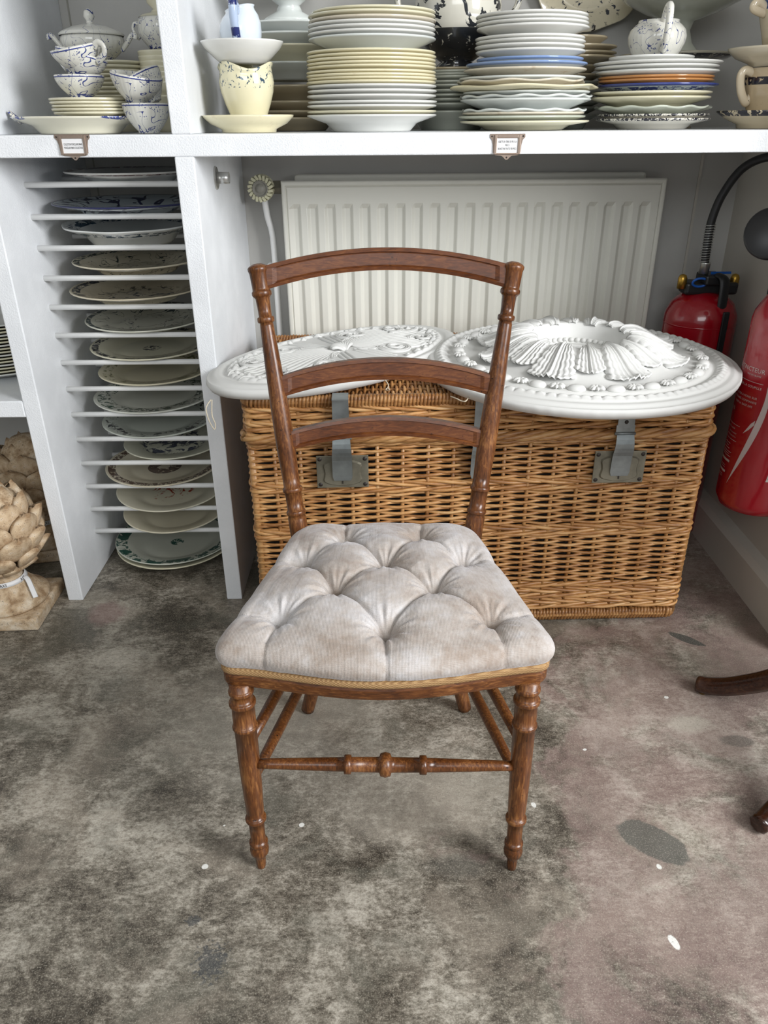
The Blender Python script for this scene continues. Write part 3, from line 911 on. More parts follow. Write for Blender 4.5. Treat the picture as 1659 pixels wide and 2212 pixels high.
flm = Geo().add(*lathe([(0, -.002), (.0085, 0), (.0095, .0025), (.005, .004), (.004, .0065), (0, .0075)], 15, lambda t, r, z: (r * (1 + .18 * math.cos(5 * t)), z))).me('flower'); flm.materials.append(MAT['plaster'])
for k in range(40):
    a_ = 2 * PI * k / 40
    x, y = EA * .80 * math.cos(a_), EB * .80 * math.sin(a_)
    o = link('flower_boss', flm, None, oval, (x, y, oval_h(x, y) - .001), (0, 0, a_ * 3)); o.scale = (.9 + .3 * (k % 3 == 0),) * 3
tag(oval, 'oval white plaster ceiling panel with swirling scrolls on the hamper, left', 'ceiling rose')
# strings tied to the plasters
def string(name, pts, label, r=.0013):
    o = link(name, M(*tube(spline(pts, 6), r, 6)), MAT['string']); tag(o, label, 'string', 'string loops of the plaster pieces'); return o
string('string_loop', [(-.353, 1.50, .594), (-.362, 1.488, .58), (-.358, 1.484, .555), (-.350, 1.486, .535), (-.347, 1.489, .545), (-.352, 1.490, .565), (-.351, 1.50, .594)], 'cream string loop hanging below the oval plaster at left end')
string('string_loop', [(.004, 1.63, .594), (.012, 1.61, .586), (.006, 1.60, .5795), (.014, 1.592, .582), (.010, 1.585, .5895)], 'short cream string end on the hamper lid beside the oval plaster')
string('string_loop', [(.175, 1.50, .5945), (.168, 1.485, .592), (.16, 1.49, .5905), (.15, 1.50, .5925), (.14, 1.52, .5905)], 'short cream string lying on lid at the left edge of round rose')

# ------------------------------------------------------------------ the chair
CH = thing('side_chair', 'antique walnut side chair with pale button-tufted velvet seat', 'chair', (0, 1.05, 0))
def cpart(name, geo, mat, **k):
    g = geo if isinstance(geo, bpy.types.Mesh) else geo
    o = link(name, g, mat, CH, **k)
    o.location = (0, -1.05, 0); return o
W = MAT['wood']
def ringp(t, r, w, b):     # bead moulding at t with body radius b
    return [(t - w, b), (t - w * .9, r * .93), (t - w * .45, r), (t + w * .45, r), (t + w * .9, r * .93), (t + w, b)]
# front legs: t from the top (0) to the floor (1)
L0 = .373
def zt(z): return (L0 - z) / L0
fl = [(0, .0175)] + ringp(zt(.358), .0188, .012, .0160) + ringp(zt(.337), .0200, .013, .0168) + [(zt(.315), .0172)] + ringp(zt(.293), .0190, .010, .0168) + \
     [(zt(.24), .0166), (zt(.18), .0158), (zt(.125), .0142)] + ringp(zt(.108), .0168, .012, .0128) + [(zt(.085), .0122), (zt(.066), .0120)] + ringp(zt(.056), .0152, .012, .0128) + \
     [(zt(.049), .0138), (zt(.042), .0156), (zt(.034), .0148), (zt(.026), .0098), (zt(.020), .0084), (zt(.010), .0082), (zt(.002), .0072), (1, .0066)]
for (xt, xb, yb) in ((-.212, -.208, .862), (.209, .206, .855)):
    cpart('front_leg', Geo().add(*turned(fl, (xt, .880, L0), (xb, yb, 0), 28)).me(), W)
for sx, x0, x1 in ((-1, -.128, -.163), (1, .132, .166)):
    pts = spline([(x0, 1.222, .372), (x0 * 1.02, 1.224, .25), (x0 * 1.08, 1.228, .12), (x1, 1.238, .0035)], 8)
    n = len(pts)
    cpart('rear_leg', M(*tube(pts, [.0165 - .003 * i / n for i in range(n)], 20)), W)
# back posts
PB = lambda z: 1.228 + (z - .40) * .205
def post(xb, xt):
    z0, z1 = .395, .889
    p0 = (xb, PB(z0), z0); p1 = (xt, PB(z1), z1)
    T = lambda z: (z - z0) / (z1 - z0)
    pr = [(0, .0165), (T(.455), .0168)] + ringp(T(.466), .0176, .009, .0150) + [(T(.485), .0148)] + ringp(T(.508), .0180, .009, .0152) + \
         [(T(.53), .0152), (T(.58), .0168), (T(.64), .0164), (T(.72), .0145), (T(.79), .0118)] + ringp(T(.800), .0147, .010, .0112) + \
         [(T(.815), .0112), (T(.834), .0122)] + ringp(T(.842), .0168, .010, .0145) + [(T(.850), .0147), (T(.874), .0158)] + \
         [(T(.876), .0165), (T(.879), .0175), (T(.8825), .0175), (T(.885), .0150), (T(.887), .0120), (1, .006)]
    cpart('back_post', Geo().add(*turned(pr, p0, p1, 28)).me(), W)
    return lambda z: xb + (xt - xb) * T(z)
xl = post(-.152, -.209); xr = post(.160, .222)
def rail(ze_t, ze_b, zm_t, zm_b, inset, zc):
    x0, x1 = xl(zc) + .008, xr(zc) - .008
    N = 56; V = []; F = []
    prof = [0, .16, .20, .24, .76, .80, .84, 1]
    dep = [0, 0, .0028, .0022, .0022, .0028, 0, 0]
    for i in range(N + 1):
        u = i / N; q = 4 * u * (1 - u)
        x = x0 + (x1 - x0) * u
        zb = ze_b + (zm_b - ze_b) * q; zt_ = ze_t + (zm_t - ze_t) * q
        yb = PB(zc) + .010 * q
        kin = 1 if inset < u < 1 - inset else 0
        col = []
        for a, d in zip(prof, dep):
            z = zb + (zt_ - zb) * a
            y = yb - .0085 + d * kin + (z - zc) * .2 + (.0015 if a in (0, 1) else 0)
            col.append((x, y, z))
        col.append((x, yb + .0085 + (zt_ - zc) * .2, zt_ - .0015)); col.append((x, yb + .0085 + (zb - zc) * .2, zb + .0015))
        V += col
    n = len(prof) + 2
    for i in range(N):
        for k in range(n):
            j = (k + 1) % n
            F.append((i * n + k, (i + 1) * n + k, (i + 1) * n + j, i * n + j))
    F.append(tuple(range(n))); F.append(tuple(N * n + k for k in range(n - 1, -1, -1)))
    cpart('back_rail', recalc(M(V, F)), MAT['woodrail'], smooth=False)
rail(.886, .848, .912, .877, .036, .868)
rail(.707, .672, .734, .698, .045, .69)
rail(.612, .580, .634, .601, .05, .598)
# stretchers
def bead(c, r, w, b): return [(c - w, b), (c - w * .8, r * .9), (c, r), (c + w * .8, r * .9), (c + w, b)]
st = [(0, .0075), (.05, .0080), (.30, .0106)] + [(.338, .0108), (.34, .0145), (.352, .0148), (.366, .0145), (.368, .0112)] + [(.46, .0116)] + bead(.5, .0190, .024, .0118) + [(.54, .0116)] + \
     [(.632, .0112), (.634, .0145), (.648, .0148), (.660, .0145), (.662, .0108)] + [(.70, .0106), (.95, .0080), (1, .0075)]
cpart('front_stretcher', Geo().add(*turned(st, (-.198, .870, .222), (.196, .867, .216), 24)).me(), W)
ss = [(0, .0075), (.25, .0092), (.5, .0098), (.75, .0092), (1, .0075)]
for sx, xf, xb in ((-1, -.207, -.137), (1, .204, .140)):
    cpart('side_stretcher', Geo().add(*turned(ss, (xf, .872, .262), (xb - sx * .004, 1.228, .235), 16)).me(), W)
    cpart('side_stretcher', Geo().add(*turned(ss, (xf, .868, .190), (xb, 1.230, .150), 16)).me(), W)
cpart('rear_stretcher', Geo().add(*turned(ss, (-.136, 1.226, .235), (.140, 1.226, .235), 16)).me(), W)
# seat outline (counter-clockwise), as radial function about centre
SC = (0.0, 1.045)
def outline():
    P = []
    # front: serpentine from left to right
    for i in range(41):
        x = -.226 + .452 * i / 40
        P.append((x, .872 - .034 * math.cos(x / .226 * PI / 2) ** 1.5 if abs(x) < .226 else .872))
    P += [(.234, .876), (.238, .886), (.238, .90)]
    P += [(.205, 1.02), (.185, 1.11), (.172, 1.18), (.162, 1.215), (.148, 1.236), (.125, 1.246)]
    P += [(.0, 1.250)]
    P += [(-.125, 1.246), (-.148, 1.236), (-.160, 1.215), (-.170, 1.18), (-.184, 1.11), (-.205, 1.02), (-.238, .90), (-.238, .886), (-.234, .876)]
    return P
OUT = outline()
# resample evenly
def resample(P, n):
    P = [Vector((*p, 0)) for p in P]; L = [0]
    for i in range(len(P)): L.append(L[-1] + (P[(i + 1) % len(P)] - P[i]).length)
    out = []; k = 0
    for i in range(n):
        d = L[-1] * i / n
        while L[k + 1] < d: k += 1
        t_ = (d - L[k]) / max(1e-9, L[k + 1] - L[k]); q = P[k].lerp(P[(k + 1) % len(P)], t_); out.append((q.x, q.y))
    return out
OR = resample(OUT, 200)
for _ in range(3): OR = [((OR[i - 1][0] + 2 * OR[i][0] + OR[(i + 1) % 200][0]) / 4, (OR[i - 1][1] + 2 * OR[i][1] + OR[(i + 1) % 200][1]) / 4) for i in range(200)]
def ring_loft(levels, mat, name, cap=True, **k):
    """levels: (outset, z)"""
    V = []; F = []; n = len(OR)
    for (o, z) in levels:
        for (x, y) in OR:
            d = Vector((x - SC[0], y - SC[1])).normalized()
            V.append((x + d.x * o, y + d.y * o, z))
    for l in range(len(levels) - 1):
        for i in range(n):
            j = (i + 1) % n; F.append((l * n + i, l * n + j, (l + 1) * n + j, (l + 1) * n + i))
    if cap: F.append(tuple(range(n - 1, -1, -1))); F.append(tuple((len(levels) - 1) * n + i for i in range(n)))
    return cpart(name, M(V, F), mat, **k)
ring_loft([(-.006, .370), (-.001, .372), (.0, .376), (.0, .388), (-.002, .392), (-.01, .393)], MAT['woodrail2'], 'seat_frame', smooth=False)
ring_loft([(-.004, .3925), (.0005, .393), (.0025, .396), (.0025, .403), (.0, .405), (-.006, .4055)], MAT['gimp'], 'braid_trim', smooth=True, label='tan woven braid edging')
BUT = [(-.156, .941), (.001, .911), (.158, .934), (-.077, 1.010), (.078, 1.011), (-.134, 1.107), (.002, 1.086), (.134, 1.109), (-.068, 1.180), (.064, 1.184)]
SEG = [(0, 3), (3, 1), (1, 4), (4, 2), (3, 6), (6, 4), (5, 3), (7, 4), (5, 8), (8, 6), (6, 9), (9, 7)]
EDG = [(0, (-.175, .855)), (1, (.001, .82)), (2, (.172, .855)), (0, (-.27, .965)), (2, (.27, .96)), (5, (-.215, 1.125)), (7, (.215, 1.12)), (8, (-.072, 1.27)), (9, (.072, 1.27))]
segs = [(BUT[a], BUT[b], .0125) for a, b in SEG] + [(BUT[a], e, .0095) for a, e in EDG]
def cushion():
    n = 520; ORc = resample(OR, n); NR = 170
    X = []; Y = []; Z = []
    # profile param tau 0 (centre) .. 1 (bottom edge)
    P = []
    for i in range(NR + 1):
        tau = i / NR
        if tau < .72:
            rr = (tau / .72) * .90; z = .462 - .020 * (rr / .90) ** 3.0; o = 0
            P.append((rr, 0.0, z))
        else:
            a = (tau - .72) / .28 * (PI * .78)
            # rounded side bulging outwards
            zc, rz = .423, .019
            P.append((.90 + .0, .004 + .026 * math.sin(a), zc + .019 * math.cos(a) if a < PI / 2 else zc + .026 * math.cos(a)))
    V = np.zeros((NR + 1, n, 3)); Nn = np.zeros((NR + 1, n, 2))
    for i, (rr, o, z) in enumerate(P):
        for k, (x, y) in enumerate(ORc):
            dx, dy = x - SC[0], y - SC[1]; L = math.hypot(dx, dy)
            ux, uy = dx / L, dy / L
            d0 = L - .026
            ext = d0 * rr / .90 if rr < .9 else d0
            ext += o * 1.15
            V[i, k] = (SC[0] + ux * ext, SC[1] + uy * ext, z); Nn[i, k] = (ux, uy)
    x, y = V[..., 0], V[..., 1]
    rad_fac = np.array([p[1] for p in P])[:, None] * np.ones((1, n))
    dz = np.zeros_like(x)
    # puffing between the buttons
    dist_b = np.full_like(x, 9.)
    for b in BUT:
        d = np.hypot(x - b[0], y - b[1]); dist_b = np.minimum(dist_b, d)
    ds = np.full_like(x, 9.); sd = np.full_like(x, .01)
    crease = np.zeros_like(x)
    for (a, b, dep) in segs:
        ax, ay = a; bx, by = b; lx, ly = bx - ax, by - ay; L2 = lx * lx + ly * ly
        tt = np.clip(((x - ax) * lx + (y - ay) * ly) / L2, 0, 1)
        # slight curve of the pleat
        d = np.hypot(x - ax - tt * lx, y - ay - tt * ly)
        c = dep * (np.exp(-(d / .0026) ** 1.2) * .60 + np.exp(-(d / .017) ** 2) * .40)
        crease = np.maximum(crease, c)
    pit = .024 * np.exp(-(dist_b / .011) ** 1.3) + .009 * np.exp(-(dist_b / .030) ** 2)
    # radial wrinkles near the buttons
    wr = np.zeros_like(x)
    for k, b in enumerate(BUT):
        d = np.hypot(x - b[0], y - b[1]); a = np.arctan2(y - b[1], x - b[0])
        wr += .0013 * np.exp(-((d - .026) / .018) ** 2) * (np.sin(a * 9 + k * 1.7) + .7 * np.sin(a * 17 + k))
    dep = np.maximum(crease, 0) + pit + wr * -1
    top = (np.array([p[2] for p in P])[:, None] > .436) * np.ones((1, n))
    side = np.clip(rad_fac / .03, 0, 1)
    V[..., 2] -= dep * (1 - side)
    V[..., 0] -= Nn[..., 0] * dep * side * .55; V[..., 1] -= Nn[..., 1] * dep * side * .55
    # general puff: lift away from creases
    puff = .006 * (1 - np.exp(-(np.minimum(dist_b, .08) / .05) ** 2)) * (1 - side)
    V[..., 2] += puff
    # organic unevenness
    vl = V.reshape(-1, 3).tolist()
    for q in vl:
        q[2] += .0018 * mnoise.noise(Vector((q[0] * 24, q[1] * 24, q[2] * 24))) + .0005 * mnoise.noise(Vector((q[0] * 90, q[1] * 90, 1)))
    F = []
    for i in range(NR):
        for k in range(n):
            j = (k + 1) % n
            if i == 0: continue
            F.append((i * n + k, (i + 1) * n + k, (i + 1) * n + j, i * n + j))
    cidx = len(vl); vl.append([SC[0], SC[1], sum(vl[n + k][2] for k in range(n)) / n])
    for k in range(n): F.append((cidx, n + k, n + (k + 1) % n))
    F.append(tuple(NR * n + k for k in range(n - 1, -1, -1)))
    used = M(vl, F, 'cushion')
    bm = bmesh.new(); bm.from_mesh(used); bmesh.ops.delete(bm, geom=[v for v in bm.verts if not v.link_faces], context='VERTS')
    bmesh.ops.recalc_face_normals(bm, faces=bm.faces); bm.to_mesh(used); bm.free()
    return used
cush = cpart('seat_cushion', cushion(), MAT['fabric'], label='pale grey-beige velvet button-tufted cushion')
bb = Geo().add(*lathe([(0, .004), (.004, .0035), (.0062, .0010), (.0055, -.003), (0, -.004)], 18)).me('button')
for (x, y) in BUT:
    # find cushion height there
    best = min((v.co for v in cush.data.vertices), key=lambda c: (c.x - x) ** 2 + (c.y - y) ** 2 + (0 if c.z > .41 else 1))
    link('button', bb, MAT['fabric'], cush, (x, y, best.z + .001))

# ------------------------------------------------------------------ china: plates
def plate_prof(Rr, d, t=.0034, foot=.58, lip=0.0):
    return [(0, -d + t + .002), (foot * Rr * .9, -d + t + .002), (foot * Rr * 1.05, -d * .86 + t), (foot * Rr * 1.22, -d * .42 + t), (Rr * .97, -.0006), (Rr * .99, .0002), (Rr, -.0008), (Rr * 1.0, -.0026), (Rr * .985, -.0042),
            (foot * Rr * 1.22, -d * .48 - .001), (foot * Rr * 1.06, -d * .9), (foot * Rr * 1.02, -d), (foot * Rr * .96, -d), (foot * Rr * .94, -d + .0025), (0, -d + .0025)]
_pm = {}
def plate_me(d, mat, scallop=0, amp=.012, oval=1.0, seg=72):
    key = (round(d, 3), mat.name, scallop, amp, oval)
    if key not in _pm:
        def mod(t, r, z):
            k = max(0, (r / .13 - .62) / .38)
            s = 1 + amp * k * math.cos(scallop * t)
            return r * s, z + (.0016 * k * math.sin(scallop * t) if amp > .015 else 0)
        v, f = lathe(plate_prof(.13, d), seg if not scallop else 120, mod if scallop else None)
        me = Geo().add([(x, y * oval, z) for x, y, z in v], f).me('plate'); me.materials.append(mat)
        _pm[key] = me
    return _pm[key]
ORD = ['top', 'second', 'third', 'fourth', 'fifth', 'sixth', 'seventh', 'eighth', 'ninth', 'tenth', 'eleventh', 'twelfth', 'thirteenth', 'fourteenth', 'fifteenth', 'sixteenth', 'seventeenth', 'eighteenth', 'nineteenth', 'twentieth', 'twenty-first', 'twenty-second', 'bottom']
def place_plate(x, y, z, r, d, mat, label, group, scallop=0, amp=.012, oval=1, tilt=(0, 0), name='plate', cat='plate', rz=None):
    me = plate_me(d, mat, scallop, amp, oval)
    o = link(name, me, None, None, (x, y, z), (tilt[0], tilt[1], random.uniform(0, 6.28) if rz is None else rz))
    s = r / .13; o.scale = (s, s, 1)
    tag(o, label, cat, group); return o
CW = china('glaze_white', (.74, .74, .70)); CC = china('glaze_cream', (.72, .68, .50), stain=.12); CY = china('glaze_yellow_cream', (.76, .70, .48), stain=.2)
CG = china('glaze_grey_white', (.66, .69, .66)); CB = china('glaze_blue_rim', (.66, .71, .74), (.22, .32, .55), lines=((.122, .14),))
CBN = china('glaze_brown_stained', (.66, .60, .48), stain=.6); CO = china('glaze_ochre', (.52, .24, .08), stain=.2)
CDASH = china('glaze_black_dash', (.72, .69, .60), (.02, .02, .03), rings=((.124, .14, 120, .50),))
CBB = china('glaze_blue_bowl', (.58, .66, .68), BLUE, rings=((.095, .118, 60, .50),), lines=((.123, .14),))
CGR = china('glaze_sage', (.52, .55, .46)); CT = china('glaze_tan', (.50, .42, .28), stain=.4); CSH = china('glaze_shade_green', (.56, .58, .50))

def stack(name_desc, group, items, cy, zbase, tiltfirst=None):
    n = len(items)
    for i, it in enumerate(items):
        z, r, x = it[:3]; mat = it[3]; adj = it[4]; kw = it[5] if len(it) > 5 else {}
        nz = items[i + 1][0] if i < n - 1 else zbase
        gap = z - nz
        if i == n - 1: d = z - zbase
        elif gap > .018: d = .034
        elif gap > .010: d = .026
        else: d = .022
        dz = z - zbase
        d = min(d, dz)
        pos = 'top' if i == 0 else ('bottom' if i == n - 1 else ORD[i])
        lab = f'{adj} plate, {pos} {"one " if pos in ("top", "bottom") else "from top "}of {name_desc}'
        place_plate(x + random.uniform(-.0012, .0012), cy + random.uniform(-.0015, .0015), z, r, round(d, 3), mat, lab, group, **kw)
A = [(1.2952, .1246, -.013), (1.2881, .1285, -.017), (1.2799, .1289, -.017), (1.2726, .1292, -.017), (1.2652, .1295, -.017), (1.2573, .1298, -.017), (1.249, .1301, -.017), (1.2252, .133, -.019), (1.2179, .1333, -.019), (1.2113, .1336, -.019), (1.2046, .1339, -.019), (1.1985, .1341, -.019), (1.1902, .1345, -.019), (1.184, .1347, -.019), (1.1785, .1349, -.019), (1.1723, .1352, -.019), (1.1655, .1349, -.019), (1.1567, .1354, -.019), (1.1479, .1357, -.019), (1.1372, .1362, -.019), (1.1299, .1365, -.02), (1.1197, .1369, -.02), (1.1123, .1372, -.02)]
Am = [(CC, 'cream')] * 2 + [(CBN, 'cream speckled')] + [(CW, 'white')] * 3 + [(CG, 'deep white')] + [(CY, 'yellowed cream')] * 9 + [(CW, 'white')] * 4 + [(CW, 'white'), (CC, 'cream'), (CW, 'deep white')]
stack('the tall stack left of centre', 'plates in the tall stack left of centre', [(*a, *m) for a, m in zip(A, Am)], 1.83, 1.0805)
B = [(1.289, .1136, .31), (1.2819, .1139, .31), (1.275, .1141, .311), (1.2675, .1144, .312), (1.2502, .1122, .309), (1.2435, .1124, .31), (1.2353, .1127, .31), (1.2267, .113, .311), (1.213, .1101, .311), (1.2043, .1258, .306), (1.1939, .1277, .303), (1.1791, .1316, .298), (1.1728, .1334, .297), (1.1626, .1533, .304), (1.1532, .1332, .308), (1.1455, .1375, .308), (1.1394, .1377, .307), (1.1202, .1305, .306), (1.1147, .1293, .305), (1.1080, .1349, .302), (1.0989, .1374, .307)]
sc = dict(scallop=12, amp=.018)
Bm = [(CW, 'white')] * 8 + [(CB, 'blue-rimmed')] + [(CB, 'pale blue-edged'), (CBN, 'brown-stained white'), (CG, 'greyish white'), (CBN, 'brown-edged wavy', dict(scallop=9, amp=.02)), (CY, 'wide cream scalloped', dict(scallop=6, amp=.035)), (CG, 'grey-white'), (CG, 'black-flecked wavy', sc), (CG, 'deep blue-grey'), (CG, 'wavy white', sc), (CBN, 'thin orange-edged'), (CGR, 'sage green'), (CC, 'pale green-white deep')]
stack('the stack above the right card holder', 'plates in the stack above the right card holder', [(*a, *m) for a, m in zip(B, Bm)], 1.85, 1.0805)
Cc = [(1.2155, .0864, .569), (1.2051, .1314, .584), (1.1979, .1263, .582), (1.1892, .1257, .584), (1.1792, .1187, .582), (1.1731, .1185, .583), (1.1649, .1237, .588), (1.1510, .1246, .577), (1.1416, .125, .576), (1.1238, .1197, .585), (1.1096, .1172, .587), (1.1014, .119, .588)]
Cm = [(CW, 'small white'), (CW, 'wide white'), (CW, 'white'), (CW, 'white'), (CO, 'ochre brown'), (CO, 'ochre brown'), (CBB, 'blue-painted deep'), (CC, 'cream'), (CC, 'cream deep'), (CGR, 'sage scalloped', sc), (CDASH, 'black-dashed rim'), (CDASH, 'black-dashed deep')]
stack('the stack under the blue-flowered jug', 'plates in the stack under the jug', [(*a, *m) for a, m in zip(Cc, Cm)], 1.86, 1.0805)
Dz = [1.2045, 1.1992, 1.1938, 1.1884, 1.1794, 1.1721, 1.1623, 1.1532, 1.1447, 1.1355, 1.120]
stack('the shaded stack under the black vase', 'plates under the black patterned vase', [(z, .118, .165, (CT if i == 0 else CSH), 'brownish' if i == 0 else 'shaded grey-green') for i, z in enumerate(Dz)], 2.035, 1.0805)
Ez = [(1.2654, .082), (1.2472, .106), (1.235, .107), (1.2264, .106), (1.2202, .083), (1.2097, .0786), (1.1919, .081), (1.1776, .077), (1.1594, .08), (1.1374, .08), (1.1263, .08), (1.1114, .082)]
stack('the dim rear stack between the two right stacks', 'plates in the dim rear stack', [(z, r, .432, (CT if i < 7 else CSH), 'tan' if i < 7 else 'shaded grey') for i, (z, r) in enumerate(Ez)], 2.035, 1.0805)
Fz = [1.2971, 1.276, 1.2525, 1.2192, 1.1738, 1.1424, 1.1232, 1.109]
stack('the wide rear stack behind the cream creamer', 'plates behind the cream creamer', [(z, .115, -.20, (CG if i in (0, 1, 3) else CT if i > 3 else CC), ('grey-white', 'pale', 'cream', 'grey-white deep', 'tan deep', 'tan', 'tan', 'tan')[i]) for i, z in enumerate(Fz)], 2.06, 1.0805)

# compotes, vase, platter at the back of the shelf
def solid(name, prof, mat, loc, label, cat, seg=56, mod=None, group=None, rz=0, scale=(1, 1, 1), parent=None):
    o = link(name, Geo().add(*lathe(prof, seg, mod)).me(), mat, parent, loc, (0, 0, rz)); o.scale = scale
    if parent is None: tag(o, label, cat, group)
    elif label: o['label'] = label
    return o
solid('compote', [(0, .004), (.055, 0), (.062, .002), (.058, .008), (.030, .022), (.024, .034), (.040, .046), (.09, .056), (.135, .078), (.142, .088), (.138, .089), (.088, .064), (.03, .052), (0, .050)], CG, (-.205, 2.05, 1.2985), 'pale grey-green footed compote on the rear stack behind the blue jug', 'compote')
TRA = china('black_transfer', (.60, .58, .50), (.02, .022, .026), zrings=((-.01, .075, 42, .36), (.075, .30, 26, .56)))
v1 = thing('patterned_vase', 'black transfer-printed urn between the two tall plate stacks', 'vase', (.175, 2.04, 1.2055))
solid('body', [(0, .0), (.045, 0), (.047, .006), (.036, .014), (.055, .026), (.078, .05), (.094, .085), (.098, .12), (.092, .155), (.075, .185), (.06, .20), (.068, .215), (.064, .216), (.055, .2), (0, .2)], TRA, (0, 0, 0), None, None, parent=v1)
link('handle', M(*tube(spline([(.088, 0, .16), (.125, 0, .165), (.135, 0, .13), (.115, 0, .10), (.095, 0, .09)], 6), .007, 10)), TRA, v1)
link('handle', M(*tube(spline([(-.088, 0, .16), (-.125, 0, .165), (-.135, 0, .13), (-.115, 0, .10), (-.095, 0, .09)], 6), .007, 10)), TRA, v1)
PLT = china('flower_platter', (.66, .60, .44), (.02, .025, .04), motif=(.112, 46, .60))
pl = link('wall_platter', plate_me(.022, PLT, 8, .02, .78), None, None, (.500, 2.188, 1.395), (PI / 2, 0, 0)); pl.scale = (1.02, 1.02, 1)
tag(pl, 'cream platter with dark flowers hung on the back wall', 'platter')
hk = link('plate_hook', M(*tube([(.515, 2.213, 1.300), (.515, 2.19, 1.292), (.515, 2.160, 1.2925), (.515, 2.160, 1.301)], .0016, 6)), MAT['rivet']); tag(hk, 'small black wire hook under the flowered wall platter', 'hook')
cs = thing('cake_stand', 'dark-rimmed stand behind the jug stack holding the large compote', 'stand', (.685, 2.06, 1.0805))
solid('foot', [(0, .0), (.06, 0), (.055, .01), (.022, .03), (.018, .09), (.03, .125), (.05, .132), (0, .132)], CT, (0, 0, 0), None, None, parent=cs)
solid('stand_plate', [(0, .132), (.06, .132), (.115, .142), (.130, .149), (.128, .152), (.11, .146), (.05, .138), (0, .138)], china('dark_edge', (.45, .42, .33), (.03, .03, .035), rings=((.085, .126, 45, .45),)), (0, 0, 0), None, None, parent=cs)
solid('compote', [(0, .002), (.062, 0), (.064, .004), (.055, .012), (.033, .035), (.024, .06), (.030, .078), (.075, .092), (.125, .115), (.15, .145), (.146, .147), (.12, .121), (.07, .1), (0, .096)], CSH, (.685, 2.06, 1.2195), 'large pale footed compote at the back behind the blue-flowered jug', 'compote')

# ------------------------------------------------------------------ cups and jugs
def cup_body(R1, H, foot=.45, flute=0, wav=None, th=.0028, belly=.0):
    """open cup profile"""
    pr = [(0, .002), (R1 * foot * .9, .002), (R1 * foot * .95, 0), (R1 * foot, 0), (R1 * foot * 1.02, .004)]
    N = 9
    for i in range(1, N + 1):
        t = i / N; pr.append((R1 * (foot + (1 - foot) * math.sin(t * PI / 2) ** .85 + belly * math.sin(t * PI)), .004 + (H - .004) * t))
    inner = [(r - th, z) for r, z in reversed(pr[5:])]
    pr = pr + [(R1 - th * .5, H + .0006)] + inner + [(0, .007)]
    def mod(t, r, z):
        k = z / H
        if flute and .08 < k < .92: r = r * (1 + .010 * math.cos(flute * t))
        if wav: z = z + wav(t) * max(0, k - .5) * 2
        return r, z
    return pr, mod
IM = china('blue_flowered_porcelain', (.76, .75, .68), BLUE, vine=(26, .05), zrings=((.0, .008, 90, .52),))
IMD = china('blue_flowered_dense', (.76, .75, .68), BLUE, vine=(30, .06), dens=.46)
IMB = china('blue_banded', (.76, .74, .66), BLUE, vine=(26, .05))
def cup(name, loc, R1, H, label, cat, mat=IM, rot=(0, 0, 0), handle=None, flute=28, wav=None, group=None, foot=.45, belly=0.0, band=True, hr=.0045, ink=None):
    t = thing(name, label, cat, loc, 0, group); t.rotation_euler = rot
    pr, mod = cup_body(R1, H, foot, flute, wav, belly=belly)
    link('body', Geo().add(*lathe(pr, 96, mod)).me(), mat, t)
    if band:
        ring = [(R1 * 1.003, H - .0045), (R1 * 1.006, H - .0040), (R1 * 1.006, H - .0030), (R1 * 1.003, H - .0025)]
        link('rim_line', Geo().add(*lathe(ring, 64, closed=True)).me('r', True), ink or MAT['blueink'], t)
    if handle is not None:
        pts = [(R1 * .96, 0, H * .86), (R1 * 1.22, 0, H * .98), (R1 * 1.42, 0, H * .80), (R1 * 1.32, 0, H * .48), (R1 * .88, 0, H * .25)]
        o = link('handle', M(*tube(spline(pts, 7), [hr * (1.2 - .4 * math.sin(i / 28 * PI)) for i in range(29)], 10, flat=1.5)), mat, t); o.rotation_euler = (0, 0, handle)
    return t
MAT['blueink'] = m_plain('blue_line', (.04, .06, .25), .2)
DEGs = R
# left bay: oval dish, saucers, bowls, cups
dish = place_plate(-.625, 1.80, 1.113, .115, .032, china('cream_dish', (.74, .71, .58), BLUE, rings=((.112, .15, 60, .5),)), 'long cream oval dish under the blue-flowered saucers', None, oval=.80, rz=0, name='oval_dish', cat='dish')
dish.scale = (1.06, .95, 1); dish.location.x = -.632
spout = link('spout', M(*tube(spline([(-.113, 0, -.010), (-.125, 0, .000), (-.135, 0, .010)], 5), [.014 - .0006 * i for i in range(11)], 12, flat=.35)), dish.data.materials[0], dish)
for i in range(5):
    place_plate(-.600 + .002 * i, 1.80, 1.146 - i * .0062, .083 + .0015 * (i % 2) + .002 * (i > 2), .014, CC, f'cream saucer, {["top", "second from top", "third from top", "fourth from top", "bottom"][i]} of five under the left cups', 'saucers in the oval dish', name='saucer', cat='saucer')
cup('teacup', (-.617, 1.80, 1.1455), .049, .042, 'upright blue-flowered cup on the saucers, lowest of the left cup pile', 'cup', handle=None, flute=0)
cup('teacup', (-.616, 1.80, 1.184), .050, .043, 'tilted blue-flowered cup wedged in the middle of the left cup pile', 'cup', rot=(R(-3), R(15), 0), handle=PI * .8, flute=0)
cup('teacup', (-.605, 1.795, 1.196), .050, .043, 'blue-flowered cup with handle to the right, topmost of the left cup pile', 'cup', rot=(R(8), R(-9), 0), handle=R(-25), flute=0)
cup('teacup', (-.476, 1.755, 1.081), .047, .054, 'upright fluted blue-flowered cup beside the divider, lowest of its pile', 'cup', mat=IMD, handle=None, flute=32)
cup('teacup', (-.465, 1.765, 1.134), .047, .054, 'steeply tilted fluted cup squeezed against the divider', 'cup', mat=IMD, rot=(0, R(-26), 0), handle=None, flute=32)
cup('teacup', (-.492, 1.750, 1.137), .050, .050, 'fluted blue-flowered cup on top of the pile beside the divider', 'cup', mat=IMD, rot=(R(6), R(9), 0), handle=None, flute=32)
